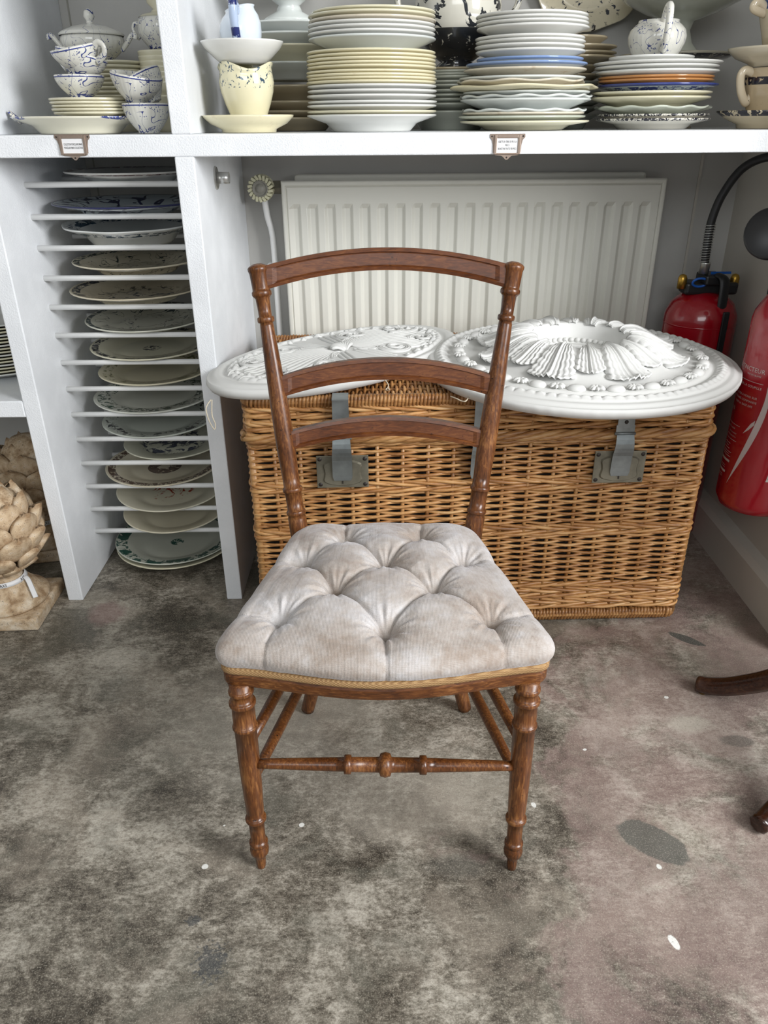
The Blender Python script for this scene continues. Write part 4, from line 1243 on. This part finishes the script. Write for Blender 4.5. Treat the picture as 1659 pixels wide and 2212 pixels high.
for i in range(9):
    place_plate(-.615, 2.03, 1.225 - i * .0085, .072, .02 if i < 8 else .02, CC, f'cream saucer, {["top", "second from top", "third from top", "fourth from top", "fifth from top", "sixth from top", "seventh from top", "eighth from top", "lowest visible"][i]} of the pile under the tureen', 'saucers under the tureen', name='saucer', cat='saucer')
sup = place_plate(-.63, 2.03, 1.148, .105, .066, CC, 'deep cream bowl under the tureen saucers', None, name='bowl', cat='bowl')
tur = thing('tureen', 'blue-flowered lidded tureen with scroll handles behind the left cups', 'tureen', (-.652, 2.03, 1.2265))
pr, mod = cup_body(.066, .050, .6, 30, belly=.10); link('body', Geo().add(*lathe(pr, 96, mod)).me(), IM, tur)
lid = link('lid', Geo().add(*lathe([(.070, .049), (.072, .052), (.066, .057), (.045, .066), (.02, .072), (.008, .073), (.007, .078), (.012, .086), (.010, .096), (.004, .101), (0, .102)], 64)).me(), IM, tur)
for s in (-1, 1):
    link('handle', M(*tube(spline([(s * .062, 0, .020), (s * .078, 0, .036), (s * .090, 0, .050), (s * .098, 0, .050), (s * .097, 0, .043)], 6), .0055, 10)), IM, tur)
for i in range(7):
    z = 1.245 - i * .0102
    cup('bowl', (-.492, 2.04, z - .03), .063, .030, f'stacked cream bowl, {["top", "second", "third", "fourth", "fifth", "sixth", "lowest"][i]} of the pile behind the fluted cups', 'bowl', mat=CC, handle=None, flute=0, band=False, group='cream bowls behind the fluted cups', foot=.8)
place_plate(-.492, 2.04, 1.156, .070, .0755, CC, 'deep cream bowl under the stacked bowls beside the divider', None, name='bowl', cat='bowl')
jb = thing('sugar_bowl', 'blue-flowered fluted pot on the bowls beside the divider', 'pot', (-.487, 2.04, 1.248))
pr, mod = cup_body(.055, .062, .72, 30, belly=.14); link('body', Geo().add(*lathe(pr, 96, mod)).me(), IM, jb)
link('lid', Geo().add(*lathe([(.056, .062), (.05, .067), (.03, .071), (.022, .078), (.034, .09), (.034, .105), (0, .108)], 48)).me(), CC, jb)
link('handle', M(*tube(spline([(-.052, 0, .05), (-.068, 0, .052), (-.072, 0, .038), (-.060, 0, .022)], 6), .004, 8)), IM, jb)

# left of A: gravy tower
CRm = china('cream_sprig', (.78, .73, .50), (.04, .08, .12), zrings=((.070, .125, 110, .60),))
def wavrim(t): return .007 * math.cos(3 * t + .6) + .010 * math.exp(-((((t - 2.0) + PI) % (2 * PI)) - PI) ** 2 / .12)
solid('sauce_stand', [(0, .004), (.052, 0), (.055, 0), (.056, .006), (.078, .016), (.091, .028), (.0925, .032), (.089, .0325), (.074, .022), (.045, .010), (0, .009)], CY, (-.275, 1.785, 1.081), 'yellow-cream sauce dish standing on shelf under sprigged creamer', 'dish', scale=(1.02, .9, 1))
crm = thing('creamer', 'cream creamer with dark sprigs round its wavy rim, left of plates', 'jug', (-.273, 1.785, 1.0905))
pr = [(0, .004), (.031, .0), (.034, .001), (.033, .008), (.037, .02), (.046, .042), (.053, .064), (.0555, .082), (.0535, .094), (.052, .103), (.0555, .110), (.053, .1105), (.049, .102), (.050, .09), (.052, .08), (.043, .042), (.03, .014), (0, .012)]
def cmod(t, r, z):
    k = max(0, (z - .085) / .026); return r, z + wavrim(t) * k
link('body', Geo().add(*lathe(pr, 96, cmod)).me(), CRm, crm)
link('handle', M(*tube(spline([(0, .05, .098), (0, .078, .100), (0, .082, .07), (0, .05, .045)], 6), .006, 10)), CRm, crm)
solid('saucer', [(0, .0), (.043, 0), (.047, .003), (.060, .014), (.075, .028), (.081, .037), (.082, .040), (.079, .0405), (.072, .031), (.055, .012), (0, .008)], CW, (-.276, 1.785, 1.203), 'white deep saucer balanced on the sprigged creamer', 'saucer')
WBL = china('bluish_white_jug', (.70, .77, .84), (.03, .06, .25), zrings=((.008, .022, 55, .58),))
bj = thing('milk_jug', 'bluish-white jug with blue streaked handle, topmost of the left tower', 'jug', (-.277, 1.785, 1.2125))
pr = [(0, .003), (.024, 0), (.026, .002), (.034, .014), (.0395, .030), (.0415, .046), (.0395, .060), (.034, .072), (.028, .079), (.026, .083), (.0275, .086), (.025, .0865), (.023, .083), (.026, .077), (.035, .060), (.037, .046), (.03, .014), (0, .010)]
def jmod(t, r, z):
    k = max(0, (z - .05) / .036); return r * (1 + .18 * k * max(0, math.cos(t + .4)) ** 3), z + .006 * k * math.cos(t + .4)
link('body', Geo().add(*lathe(pr, 64, jmod)).me(), WBL, bj)
link('handle', M(*tube(spline([(-.002, -.030, .076), (-.002, -.047, .096), (-.002, -.060, .090), (-.002, -.058, .062), (-.002, -.044, .034)], 7), .0085, 12)), china('blue_handle', (.45, .55, .72), (.02, .03, .14), zrings=((.0, .05, 60, .46), (.085, .12, 60, .4))), bj, label='blue streaked handle')

# jug on stack C
jg = thing('cream_jug', 'round blue-flowered jug with handle forward on the right plate stack', 'jug', (.572, 1.85, 1.2085))
pr = [(0, .003), (.036, .003), (.038, 0), (.040, .001), (.041, .005), (.050, .016), (.0565, .030), (.058, .042), (.0545, .054), (.047, .062), (.041, .066), (.0405, .071), (.038, .0715), (.038, .066), (.045, .060), (.052, .052), (.055, .042), (.048, .018), (.035, .008), (0, .007)]
link('body', Geo().add(*lathe(pr, 96, lambda t, r, z: (r * (1 + .008 * math.cos(34 * t) * (.008 < z < .06)), z))).me(), IM, jg)
link('handle', M(*tube(spline([(0, -.038, .066), (0, -.052, .086), (0, -.070, .088), (0, -.077, .066), (0, -.074, .036), (0, -.056, .014)], 7), .0072, 12, flat=1.1)), IM, jg, rot=(0, 0, R(-3)))
# right tower: cup on saucer, bowl, cup
LACE = china('lace_cream', (.62, .50, .33), (.02, .02, .03), zrings=((.068, .082, 75, .44), (.010, .035, 40, .64)))
LACES = china('lace_saucer', (.68, .58, .40), (.02, .02, .03), rings=((.082, .1, 75, .46),))
solid('saucer', [(0, .003), (.044, 0), (.048, 0), (.050, .008), (.075, .018), (.092, .030), (.093, .033), (.090, .0335), (.072, .023), (.044, .012), (0, .010)], LACES, (.800, 1.80, 1.081), 'cream saucer with black lace rim, foot of the far right tower', 'saucer')
EARM = china('plain_buff', (.68, .58, .42))
rc = thing('teacup', 'buff cup with black lace band and ear-shaped handle, far right tower', 'cup', (.806, 1.80, 1.0925))
link('body', Geo().add(*lathe([(0, .002), (.032, 0), (.036, .003), (.040, .02), (.050, .05), (.056, .075), (.053, .09), (.0545, .098), (.052, .0985), (.050, .09), (.052, .074), (.036, .02), (0, .010)], 64)).me(), LACE, rc)
link('handle', M(*tube(spline([(-.045, -.012, .088), (-.066, -.016, .094), (-.074, -.017, .083), (-.066, -.014, .055), (-.050, -.01, .036), (-.042, -.006, .05)], 7), .0062, 10, flat=1.4)), EARM, rc)
solid('saucer', [(0, .003), (.040, 0), (.043, 0), (.044, .006), (.070, .016), (.086, .030), (.087, .034), (.084, .034), (.068, .022), (.040, .010), (0, .009)], china('plain_buff_2', (.70, .63, .48)), (.796, 1.80, 1.1925), 'plain buff saucer lying across the lace-banded cup', 'saucer')
rc2 = thing('teacup', 'buff cup with blue rim band, topmost of the far right tower', 'cup', (.806, 1.80, 1.203))
link('body', Geo().add(*lathe([(0, .002), (.028, 0), (.030, .004), (.032, .03), (.042, .06), (.050, .085), (.048, .10), (.0495, .112), (.047, .1125), (.046, .10), (.046, .08), (.030, .02), (0, .010)], 64)).me(), china('buff_blue_rim', (.68, .60, .44), (.03, .07, .22), zrings=((.088, .12, 60, .42),)), rc2)
link('handle', M(*tube(spline([(-.044, -.01, .088), (-.060, -.014, .099), (-.072, -.016, .096), (-.070, -.015, .088), (-.045, -.01, .080)], 6), .0055, 10, flat=1.4)), EARM, rc2)

# ------------------------------------------------------------------ plates in the rack
BK = (.02, .022, .03)
def rk(name, base, ink, **k): return china(name, base, ink, **k)
RACK = [
 (0, .150, -.575, 'brown-edged white plate', rk('r0', (.72, .72, .68), (.10, .02, .015), rings=((.118, .128, 90, .46),)), 0, .012, 0, .018),
 (1, .172, -.598, 'blue scrollwork platter', rk('r1', (.68, .75, .78), DKBLUE, rings=((.03, .124, 24, .64),), lines=((.1262, .14),), lw=3.0), 0, .012, 0, .016),
 (2, .158, -.598, 'deep white plate with scalloped rim', rk('r2', (.70, .71, .68), (.02, .06, .10), rings=((.10, .12, 60, .5),)), 8, .012, 3, .034),
 (3, .152, -.595, 'cream plate with green scroll garlands', rk('r3', (.64, .58, .44), (.02, .04, .035), rings=((.02, .1, 40, .64), (.115, .127, 80, .5))), 0, .012, 1, .028),
 (4, .160, -.605, 'cream plate with black birds', rk('r4', (.64, .57, .42), BK, rings=((.110, .125, 60, .46),), motif=(.09, 42, .57)), 0, .012, 1, .028),
 (5, .150, -.592, 'grey-green plate with dark flower sprays', rk('r5', (.64, .64, .54), (.03, .05, .06), rings=((.118, .127, 90, .44), (.03, .11, 34, .66))), 0, .012, 3, .020),
 (6, .150, -.592, 'olive cream plate with small centre flower', rk('r6', (.66, .63, .48), BK, rings=((.112, .1255, 70, .50),), motif=(.022, 80, .5)), 0, .012, 3, .022),
 (7, .143, -.590, 'cream plate with pale olive rim sprig', rk('r7', (.68, .63, .46), (.18, .18, .07), rings=((.10, .12, 50, .55),)), 0, .012, 2, .028),
 (8, .155, -.603, 'grey plate with green patterned border', rk('r8', (.64, .65, .58), (.05, .09, .06), rings=((.090, .122, 70, .54),)), 0, .012, 3, .022),
 (9, .148, -.600, 'grey-green plate with black leaf border', rk('r9', (.58, .61, .54), BK, rings=((.098, .123, 44, .58),)), 0, .012, 3, .022),
 (10, .132, -.572, 'cream plate with navy peony bunch', rk('r10', (.66, .65, .52), (.02, .03, .07), motif=(.095, 30, .50)), 0, .012, 3, .020),
 (11, .155, -.605, 'buff plate with brown dotted medallion', rk('r11', (.64, .58, .44), (.10, .06, .04), rings=((.012, .038, 110, .42), (.108, .124, 130, .46)), lines=((.036, .038),)), 0, .012, 3, .022),
 (12, .147, -.588, 'cream plate with a red crayfish', rk('r12', (.66, .63, .50), (.30, .03, .01), motif=(.055, 28, .56)), 0, .012, 6, .022),
 (13, .140, -.583, 'plain cream deep plate', rk('r13', (.68, .63, .48), None), 0, .012, 6, .036),
]
for (i, r, x, lab, mat, scal, am, tilt, d) in RACK:
    off = (.020, .019, .038, .022, .022, .015, .014, .015, .013, .012, .010, .014, .018, .022)[i]
    zz = RODZ[i] + off + .004; d = off + .007
    cyy = (1.93, 1.945, 1.94, 1.94, 1.94, 1.94, 1.94, 1.94, 1.945, 1.945, 1.95, 1.94, 1.92, 1.91)[i]
    place_plate(x, cyy, zz, r, d, mat, f'{lab} lying on the rack, {"top rods" if i == 0 else ORD[i] + " rods from top" if i < 13 else "lowest rods"}', 'plates in the rod rack', scallop=scal, amp=am, tilt=(R(tilt * .5), 0), rz=0)
place_plate(-.600, 1.93, .030, .165, .030, CC, 'cream plate on the floor below the rack, under another', None)
place_plate(-.600, 1.935, .043, .168, .030, rk('r15', (.55, .56, .48), (.02, .08, .06), rings=((.105, .128, 45, .48),), motif=(.016, 70, .45)), 'green-bordered plate on top of the floor pair below the rack', None)

# left open bay: striped stack of plates
for i in range(16):
    place_plate(-.965, 1.915, .563 + i * .0078, .135, .022, CC if i % 3 else CW, f'cream plate, {["bottom", "second from bottom", "third from bottom", "fourth from bottom", "fifth from bottom", "sixth from bottom", "seventh from bottom", "eighth from bottom", "eighth from top", "seventh from top", "sixth from top", "fifth from top", "fourth from top", "third from top", "second from top", "top"][i]} of the stack in far left bay', 'plates in the far left bay')

# ------------------------------------------------------------------ artichoke finials
def bract_me():
    V = []; F = []; nu, nv = 8, 9
    for j in range(nv + 1):
        t_ = j / nv
        w = .038 * (1 - t_ ** 3.2) ** .6 * (.62 + .5 * math.sin(t_ * PI * .6)) + .002
        for i in range(nu + 1):
            s = -1 + 2 * i / nu
            x = s * w
            z = t_ * .062 - .006 * s * s * t_
            y = .013 * (1 - s * s) * math.sin(t_ * PI * .62) + .003 * t_ ** 3 + .0016 * math.cos(s * 9) * t_
            V.append((x, y, z))
    n = len(V); m = nu + 1
    V += [(x * .86, y - .009, z * .97) for x, y, z in V]
    for j in range(nv):
        for i in range(nu):
            a = j * m + i; F.append((a, a + 1, a + m + 1, a + m)); F.append((n + a, n + a + m, n + a + m + 1, n + a + 1))
    bd = [i for i in range(m)] + [j * m + nu for j in range(1, nv + 1)] + [nv * m + i for i in range(nu - 1, -1, -1)] + [j * m for j in range(nv - 1, 0, -1)]
    for k in range(len(bd)):
        a, b = bd[k], bd[(k + 1) % len(bd)]; F.append((b, a, n + a, n + b))
    me = M(V, F, 'bract'); me.materials.append(MAT['stone']); return recalc(me)
BR = bract_me()
def finial(loc, rz, label, tagrot=0.0):
    t = thing('artichoke_finial', label, 'finial', loc, rz)
    link('plinth', box(-.098, .098, -.098, .098, 0, .034, .006, 3), MAT['stone'], t, smooth=False)
    link('pedestal', Geo().add(*lathe([(0, .034), (.090, .034), (.094, .040), (.093, .050), (.084, .057), (.076, .060), (.066, .074), (.050, .092), (.040, .102), (.036, .112), (.043, .118), (.045, .124), (.040, .130), (.035, .138), (0, .14)], 56)).me(), MAT['stone'], t)
    prof = [(0, .128), (.04, .132), (.075, .155), (.098, .195), (.103, .235), (.095, .275), (.075, .315), (.045, .342), (0, .352)]
    link('core', Geo().add(*lathe([(r * .86, z) for r, z in prof], 40)).me(), MAT['stone'], t)
    rows = [(.135, 8, .052, .72, .85), (.158, 8, .078, .50, 1.05), (.188, 8, .093, .28, 1.2), (.224, 8, .097, .04, 1.25), (.262, 7, .086, -.22, 1.2), (.292, 6, .064, -.52, 1.05), (.318, 5, .038, -.85, .85)]
    for k, (z, n, r, lean, s) in enumerate(rows):
        for i in range(n):
            a = 2 * PI * (i + .5 * (k % 2)) / n + .1 * math.sin(i * 2.1)
            o = link('bract', BR, None, t, (r * math.sin(a), -r * math.cos(a), z - .012), None)
            o.rotation_euler = Euler((-lean, 0, a + PI), 'XYZ')
            o.scale = (s * (.95 if n > 6 else .9), s, s * random.uniform(.92, 1.05))
    # tied paper tag
    band = link('paper_band', Geo().add(*lathe([(.0515, .094), (.0455, .104), (.0447, .104), (.0507, .094)], 48, closed=True)).me('b', True), MAT['card'], t, label='white paper tie round the neck')
    return t
f1 = finial((-.944, 1.622, 0), R(2), 'pale stone artichoke finial on the floor beside white upright, front one')
f2 = finial((-.975, 1.945, 0), R(12), 'stone artichoke finial in the shade behind the front one')
# tag lettering on the neck bands
def ring_text(parent, s, size, rad, z, ang, cone=0.0):
    me = text_mesh(s, size, bold=.0001)
    vs = []
    for v in me.vertices:
        a = ang + v.co.x / rad; rr = rad + .0006 - v.co.y * cone
        vs.append((rr * math.sin(a), -rr * math.cos(a), z + v.co.y))
    link('lettering', M(vs, [tuple(p.vertices) for p in me.polygons]), MAT['black'], parent, smooth=False, label='black printed letters')
for f_ in (f1, f2):
    b = [c for c in f_.children if c.name.startswith('paper_band')][0]
    ring_text(b, 'AXS', .0085, .0488, .099, 1.35, .6); ring_text(b, 'AXS', .0085, .0488, .099, .30, .6)
    tgm = M(*tube(spline([(.050, -.004, .100), (.060, -.012, .094), (.074, -.030, .074), (.082, -.040, .060)], 5), .0065, 8, flat=.08))
    link('tag_end', tgm, MAT['card'], b)

# ------------------------------------------------------------------ fire extinguishers
# rear one, standing behind the hamper
e1 = thing('fire_extinguisher', 'red fire extinguisher with black hose standing in the back corner', 'extinguisher', (.850, 2.055, 0))
link('cylinder', Geo().add(*lathe([(0, .004), (.085, 0), (.092, .010), (.092, .625), (.090, .640), (.078, .668), (.055, .688), (.030, .696), (0, .697)], 48)).me(), MAT['red'], e1)
link('weld_ring', Geo().add(*lathe([(.0915, .612), (.0932, .615), (.0915, .618)], 48)).me(), MAT['red'], e1)
link('valve_head', box(-.062, .075, -.030, .030, .690, .722, .008, 3), MAT['rubber'], e1, smooth=False)
for x in (-.068, .068):
    link('brass_cap', Geo().add(*lathe([(0, .742), (.008, .739), (.0115, .731), (.0115, .705), (0, .705)], 20)).me(), MAT['brass'], e1, (x, -.012, 0))
link('safety_ring', M(*tube([(-.030 + .019 * math.cos(a), -.034 - .004 * math.sin(a), .7235 + .011 * math.sin(a)) for a in [2 * PI * k / 24 for k in range(24)]], .0032, 8, closed=True)), MAT['bluep'], e1, label='blue plastic ring')
link('lever', Geo().add_me(box(-.020, .034, -.045, .03, .716, .742, .006)).me(), MAT['rubber'], e1, smooth=False)
link('lever_grip', M(*tube(spline([(.012, -.036, .742), (.020, -.060, .735), (.022, -.068, .700), (.022, -.070, .655)], 6), .014, 12, flat=.45)), MAT['rubber'], e1)
link('seal_flag', box(.0, .052, -.02, -.018, .742, .748), MAT['bluep'], e1, smooth=False)
HC = (-.022, -.024)
link('hose_ferrule', Geo().add(*turned([(0, .0125), (.9, .0125), (1, .0135)], (HC[0], HC[1], .744), (HC[0] + .002, HC[1], .772), 20)).me(), MAT['silver'], e1)
hp = spline([(HC[0], HC[1], .765), (HC[0] - .003, HC[1], .82), (HC[0] - .002, HC[1], .875), (HC[0] + .012, HC[1] - .005, .935), (HC[0] + .045, HC[1] - .02, .995), (HC[0] + .095, HC[1] - .05, 1.018), (HC[0] + .13, HC[1] - .09, .985), (HC[0] + .135, HC[1] - .12, .92), (.095, -.165, .80), (.093, -.170, .60), (.088, -.150, .42)], 8)
link('hose', M(*tube(hp, .0102, 14)), MAT['rubber'], e1)
sp = [(HC[0] - .003 + .0122 * math.cos(2 * PI * k / 12), HC[1] + .0122 * math.sin(2 * PI * k / 12), .772 + .092 * k / (12 * 15)) for k in range(12 * 15 + 1)]
link('spring', M(*tube(sp, .0010, 5)), MAT['silver'], e1, label='silver coil spring on the hose')
link('strap', box(.020, .036, -.096, -.088, .30, .66, .002), MAT['rubber'], e1, smooth=False)
# front one, on a bracket at the right wall
e2 = thing('fire_extinguisher', 'red fire extinguisher with printed panel hung on the right wall', 'extinguisher', (.868, 1.612, .285))
ER = .083
link('cylinder', Geo().add(*lathe([(0, .002), (.055, 0), (.074, .008), (ER, .028), (ER, .435), (.080, .452), (.064, .482), (.040, .502), (.022, .508), (0, .509)], 64)).me(), MAT['red'], e2)
link('wall_bracket', box(.070, .087, -.02, .02, .30, .44, .002), MAT['rubber'], e2, smooth=False)
link('neck', Geo().add(*lathe([(.022, .505), (.024, .52), (.020, .54), (0, .541)], 24)).me(), MAT['brassold'], e2)
link('valve_head', box(-.03, .05, -.02, .02, .52, .56, .006), MAT['rubber'], e2, smooth=False)
hv = spline([(-.015, .03, .535), (-.046, .055, .500), (-.040, .075, .46), (-.02, .078, .42)], 6)
link('horn_arm', M(*tube(spline([(-.012, .0, .545), (-.035, .03, .505), (-.040, .045, .51), (-.035, .062, .545), (-.030, .07, .575)], 6), .011, 12)), MAT['rubber'], e2)
v, f = lathe([(0, 0), (.022, .0), (.030, -.012), (.050, -.060), (.0535, -.062), (.0535, -.066), (.048, -.066), (.028, -.016), (0, -.012)], 40)
hm = Matrix.Translation((-.046, .085, .60)) @ Matrix.Rotation(R(68), 4, 'X') @ Matrix.Rotation(R(-18), 4, 'Y')
v, f = lathe([(0, .0), (.050, .0), (.054, -.004), (.054, -.012), (.046, -.030), (.026, -.060), (.012, -.075), (0, -.076)], 40)
link('horn', Geo().add([hm @ Vector(q) for q in v], f).me('h', True), MAT['rubber'], e2, label='round black discharge horn')
# printing wrapped round the cylinder
def wrap(vs, ang0, z0, r=ER + .0006):
    out = []
    for (x, y) in vs:
        a = ang0 + x / ER; out.append((r * math.sin(a), -r * math.cos(a), z0 + y))
    return out
g = Geo()
def etext(s, size, ang, z, align='RIGHT', vertical=False, squash=1.0):
    me = text_mesh(s, size, align)
    vs = [((-v.co.y * -1, -v.co.x) if vertical else (v.co.x * squash, v.co.y)) for v in me.vertices]
    g.add(wrap(vs, ang, z), [tuple(p.vertices) for p in me.polygons])
AR = -.16
etext('EXTINCTEUR', .0135, AR, .338)
etext('MISE EN ŒUVRE', .005, AR - .08, .327)
def bar(a0, a1, z, h):
    n = 10; xs_ = [a0 + (a1 - a0) * k / n for k in range(n + 1)]
    v = wrap([((a) * ER, 0) for a in xs_], 0, z) + wrap([((a) * ER, 0) for a in xs_], 0, z + h)
    g.add(v, [(k, k + 1, n + 2 + k, n + 1 + k) for k in range(n)])
bar(-1.2, AR + .02, .312, .001)
etext('OTER LA GOUPILLE', .0075, AR, .302)
etext('PERCUTER A FOND SUR', .0068, AR - .06, .279); etext('LA POIGNEE COMMANDE', .0068, AR - .05, .269); etext('VISER LA BASE DES', .0068, AR - .14, .259)
etext('A B', .012, -.95, .240)
bar(-1.3, AR - .38, .207, .001)
etext('NE PAS UTILISER', .0044, AR - .55, .198); etext('SUR COURANT', .0044, AR - .45, .188); etext('ELECTRIQUE DE 1m', .0044, AR - .45, .180)
bar(-1.3, AR - .40, .171, .001)
for k in range(3): bar(-1.1, AR - .62 - .08 * (k % 2), .160 - k * .006, .0013)
for k in range(3): bar(-1.3, AR - .5 - .1 * (k % 2), .141 - k * .005, .0012)
bar(-1.45, AR - .50, .118, .0055)
for k in range(2): bar(-1.3, AR - .66, .106 - k * .005, .0010)
bar(-1.45, AR - .60, .090, .0055)
for k in range(2): bar(-1.3, AR - .72, .082 - k * .005, .0010)
etext('Gamme EvoLite', .0095, .235, .322, 'LEFT', True)
ringp_ = [(.0035 * math.cos(a), .0035 * math.sin(a)) for a in [2 * PI * k / 14 for k in range(11)]]
ringq_ = [(.0022 * math.cos(a), .0022 * math.sin(a)) for a in [2 * PI * k / 14 for k in range(11)]]
g.add(wrap(ringp_ + ringq_, .245, .335), [(k, k + 1, 12 + k, 11 + k) for k in range(10)])
# swoosh
L_ = []; R_ = []
for k in range(25):
    s = k / 24; z = .345 - s * .275
    a = -.02 + .13 * math.sin(min(1, s * 1.25) * PI * .5) * (1 - s) * 1.3 - .80 * max(0, s - .22) ** 1.35
    w = .0002 + .0065 * math.sin(min(1, s * 1.02) * PI) ** .9
    L_.append(((a) * ER - w, z)); R_.append(((a) * ER + w, z))
g.add(wrap(L_ + R_, 0, 0), [(k, k + 1, 26 + k, 25 + k) for k in range(24)])
g.add(wrap([(-.034, .196), (-.020, .223), (-.012, .232), (-.012, .222), (-.022, .208)], 0, 0), [(0, 1, 2, 3, 4)])
link('printing', g.me(), MAT['extprint'], e2, rot=(0, 0, -.72), smooth=False, label='pale printed lettering and curved stripe')
g = Geo()
n = 8; zz_ = (.09, .24)
xs_ = [.036 + .05 * k / n for k in range(n + 1)]
v = wrap([(x - .0 - .012 * 0, 0) for x in xs_], 0, .098) + wrap([(x + .018, 0) for x in xs_], 0, .235)
g.add(v, [(k, k + 1, n + 2 + k, n + 1 + k) for k in range(n)])
ctl = link('inspection_sticker', g.me(), m_plain('sticker_paper', (.50, .44, .40), .6), e2, rot=(0, 0, -.72), smooth=False, label='white inspection sticker with ruled lines')
g = Geo()
for k in range(11):
    zz_ = .105 + k * .0115
    x0 = .037 + .018 * (zz_ - .098) / .137
    pts = [(x0 + .045 * q / 6, 0) for q in range(7)]
    g.add(wrap(pts, 0, zz_, ER + .0010) + wrap(pts, 0, zz_ + (.0006 if k != 8 else .004), ER + .0010), [(q, q + 1, 8 + q, 7 + q) for q in range(6)])
for c_ in (.012, .026):
    g.add(wrap([(.037 + c_, .10), (.0376 + c_, .10), (.0546 + c_, .232), (.054 + c_, .232)], 0, 0, ER + .0010), [(0, 1, 2, 3)])
link('ruled_lines', g.me(), MAT['black'], ctl, smooth=False)

# ------------------------------------------------------------------ pedestal table at the right edge
tb = thing('pedestal_table', 'dark wooden pedestal table leg tips reaching in at the right edge', 'table', (.955, 1.115, 0))
def leg(tip, a):
    tx, ty = tip[0] - .955, tip[1] - 1.115
    d = Vector((tx, ty, 0)); L = d.length; d.normalize()
    P = [(0.03, .30), (L * .30, .22), (L * .55, .105), (L * .78, .045), (L * .93, .022), (L + .004, .019)]
    pts = spline([(d.x * s, d.y * s, z) for s, z in P], 8)
    n = len(pts)
    rs = [.026 - .009 * i / n for i in range(n)]; rs[-1] = .012; rs[-2] = .016
    o = link('leg', M(*tube(pts, rs, 8)), MAT['darkwood'], tb, smooth=True)
    link('foot_pad', Geo().add(*lathe([(0, 0), (.008, 0), (.008, .008), (0, .008)], 14)).me(), MAT['brass'], o, (d.x * (L - .012), d.y * (L - .012), 0))
leg((.672, 1.292), 0); leg((.640, .922), 0); leg((1.29, 1.15), 0)
link('column', Geo().add(*lathe([(0, .20), (.03, .20), (.045, .26), (.035, .32), (.025, .38), (.04, .46), (.045, .52), (.028, .62), (.035, .68), (.05, .70), (0, .70)], 32)).me(), MAT['darkwood'], tb)
link('table_top', Geo().add(*lathe([(0, .70), (.25, .70), (.265, .71), (.265, .72), (.255, .728), (0, .728)], 64)).me(), MAT['darkwood'], tb)
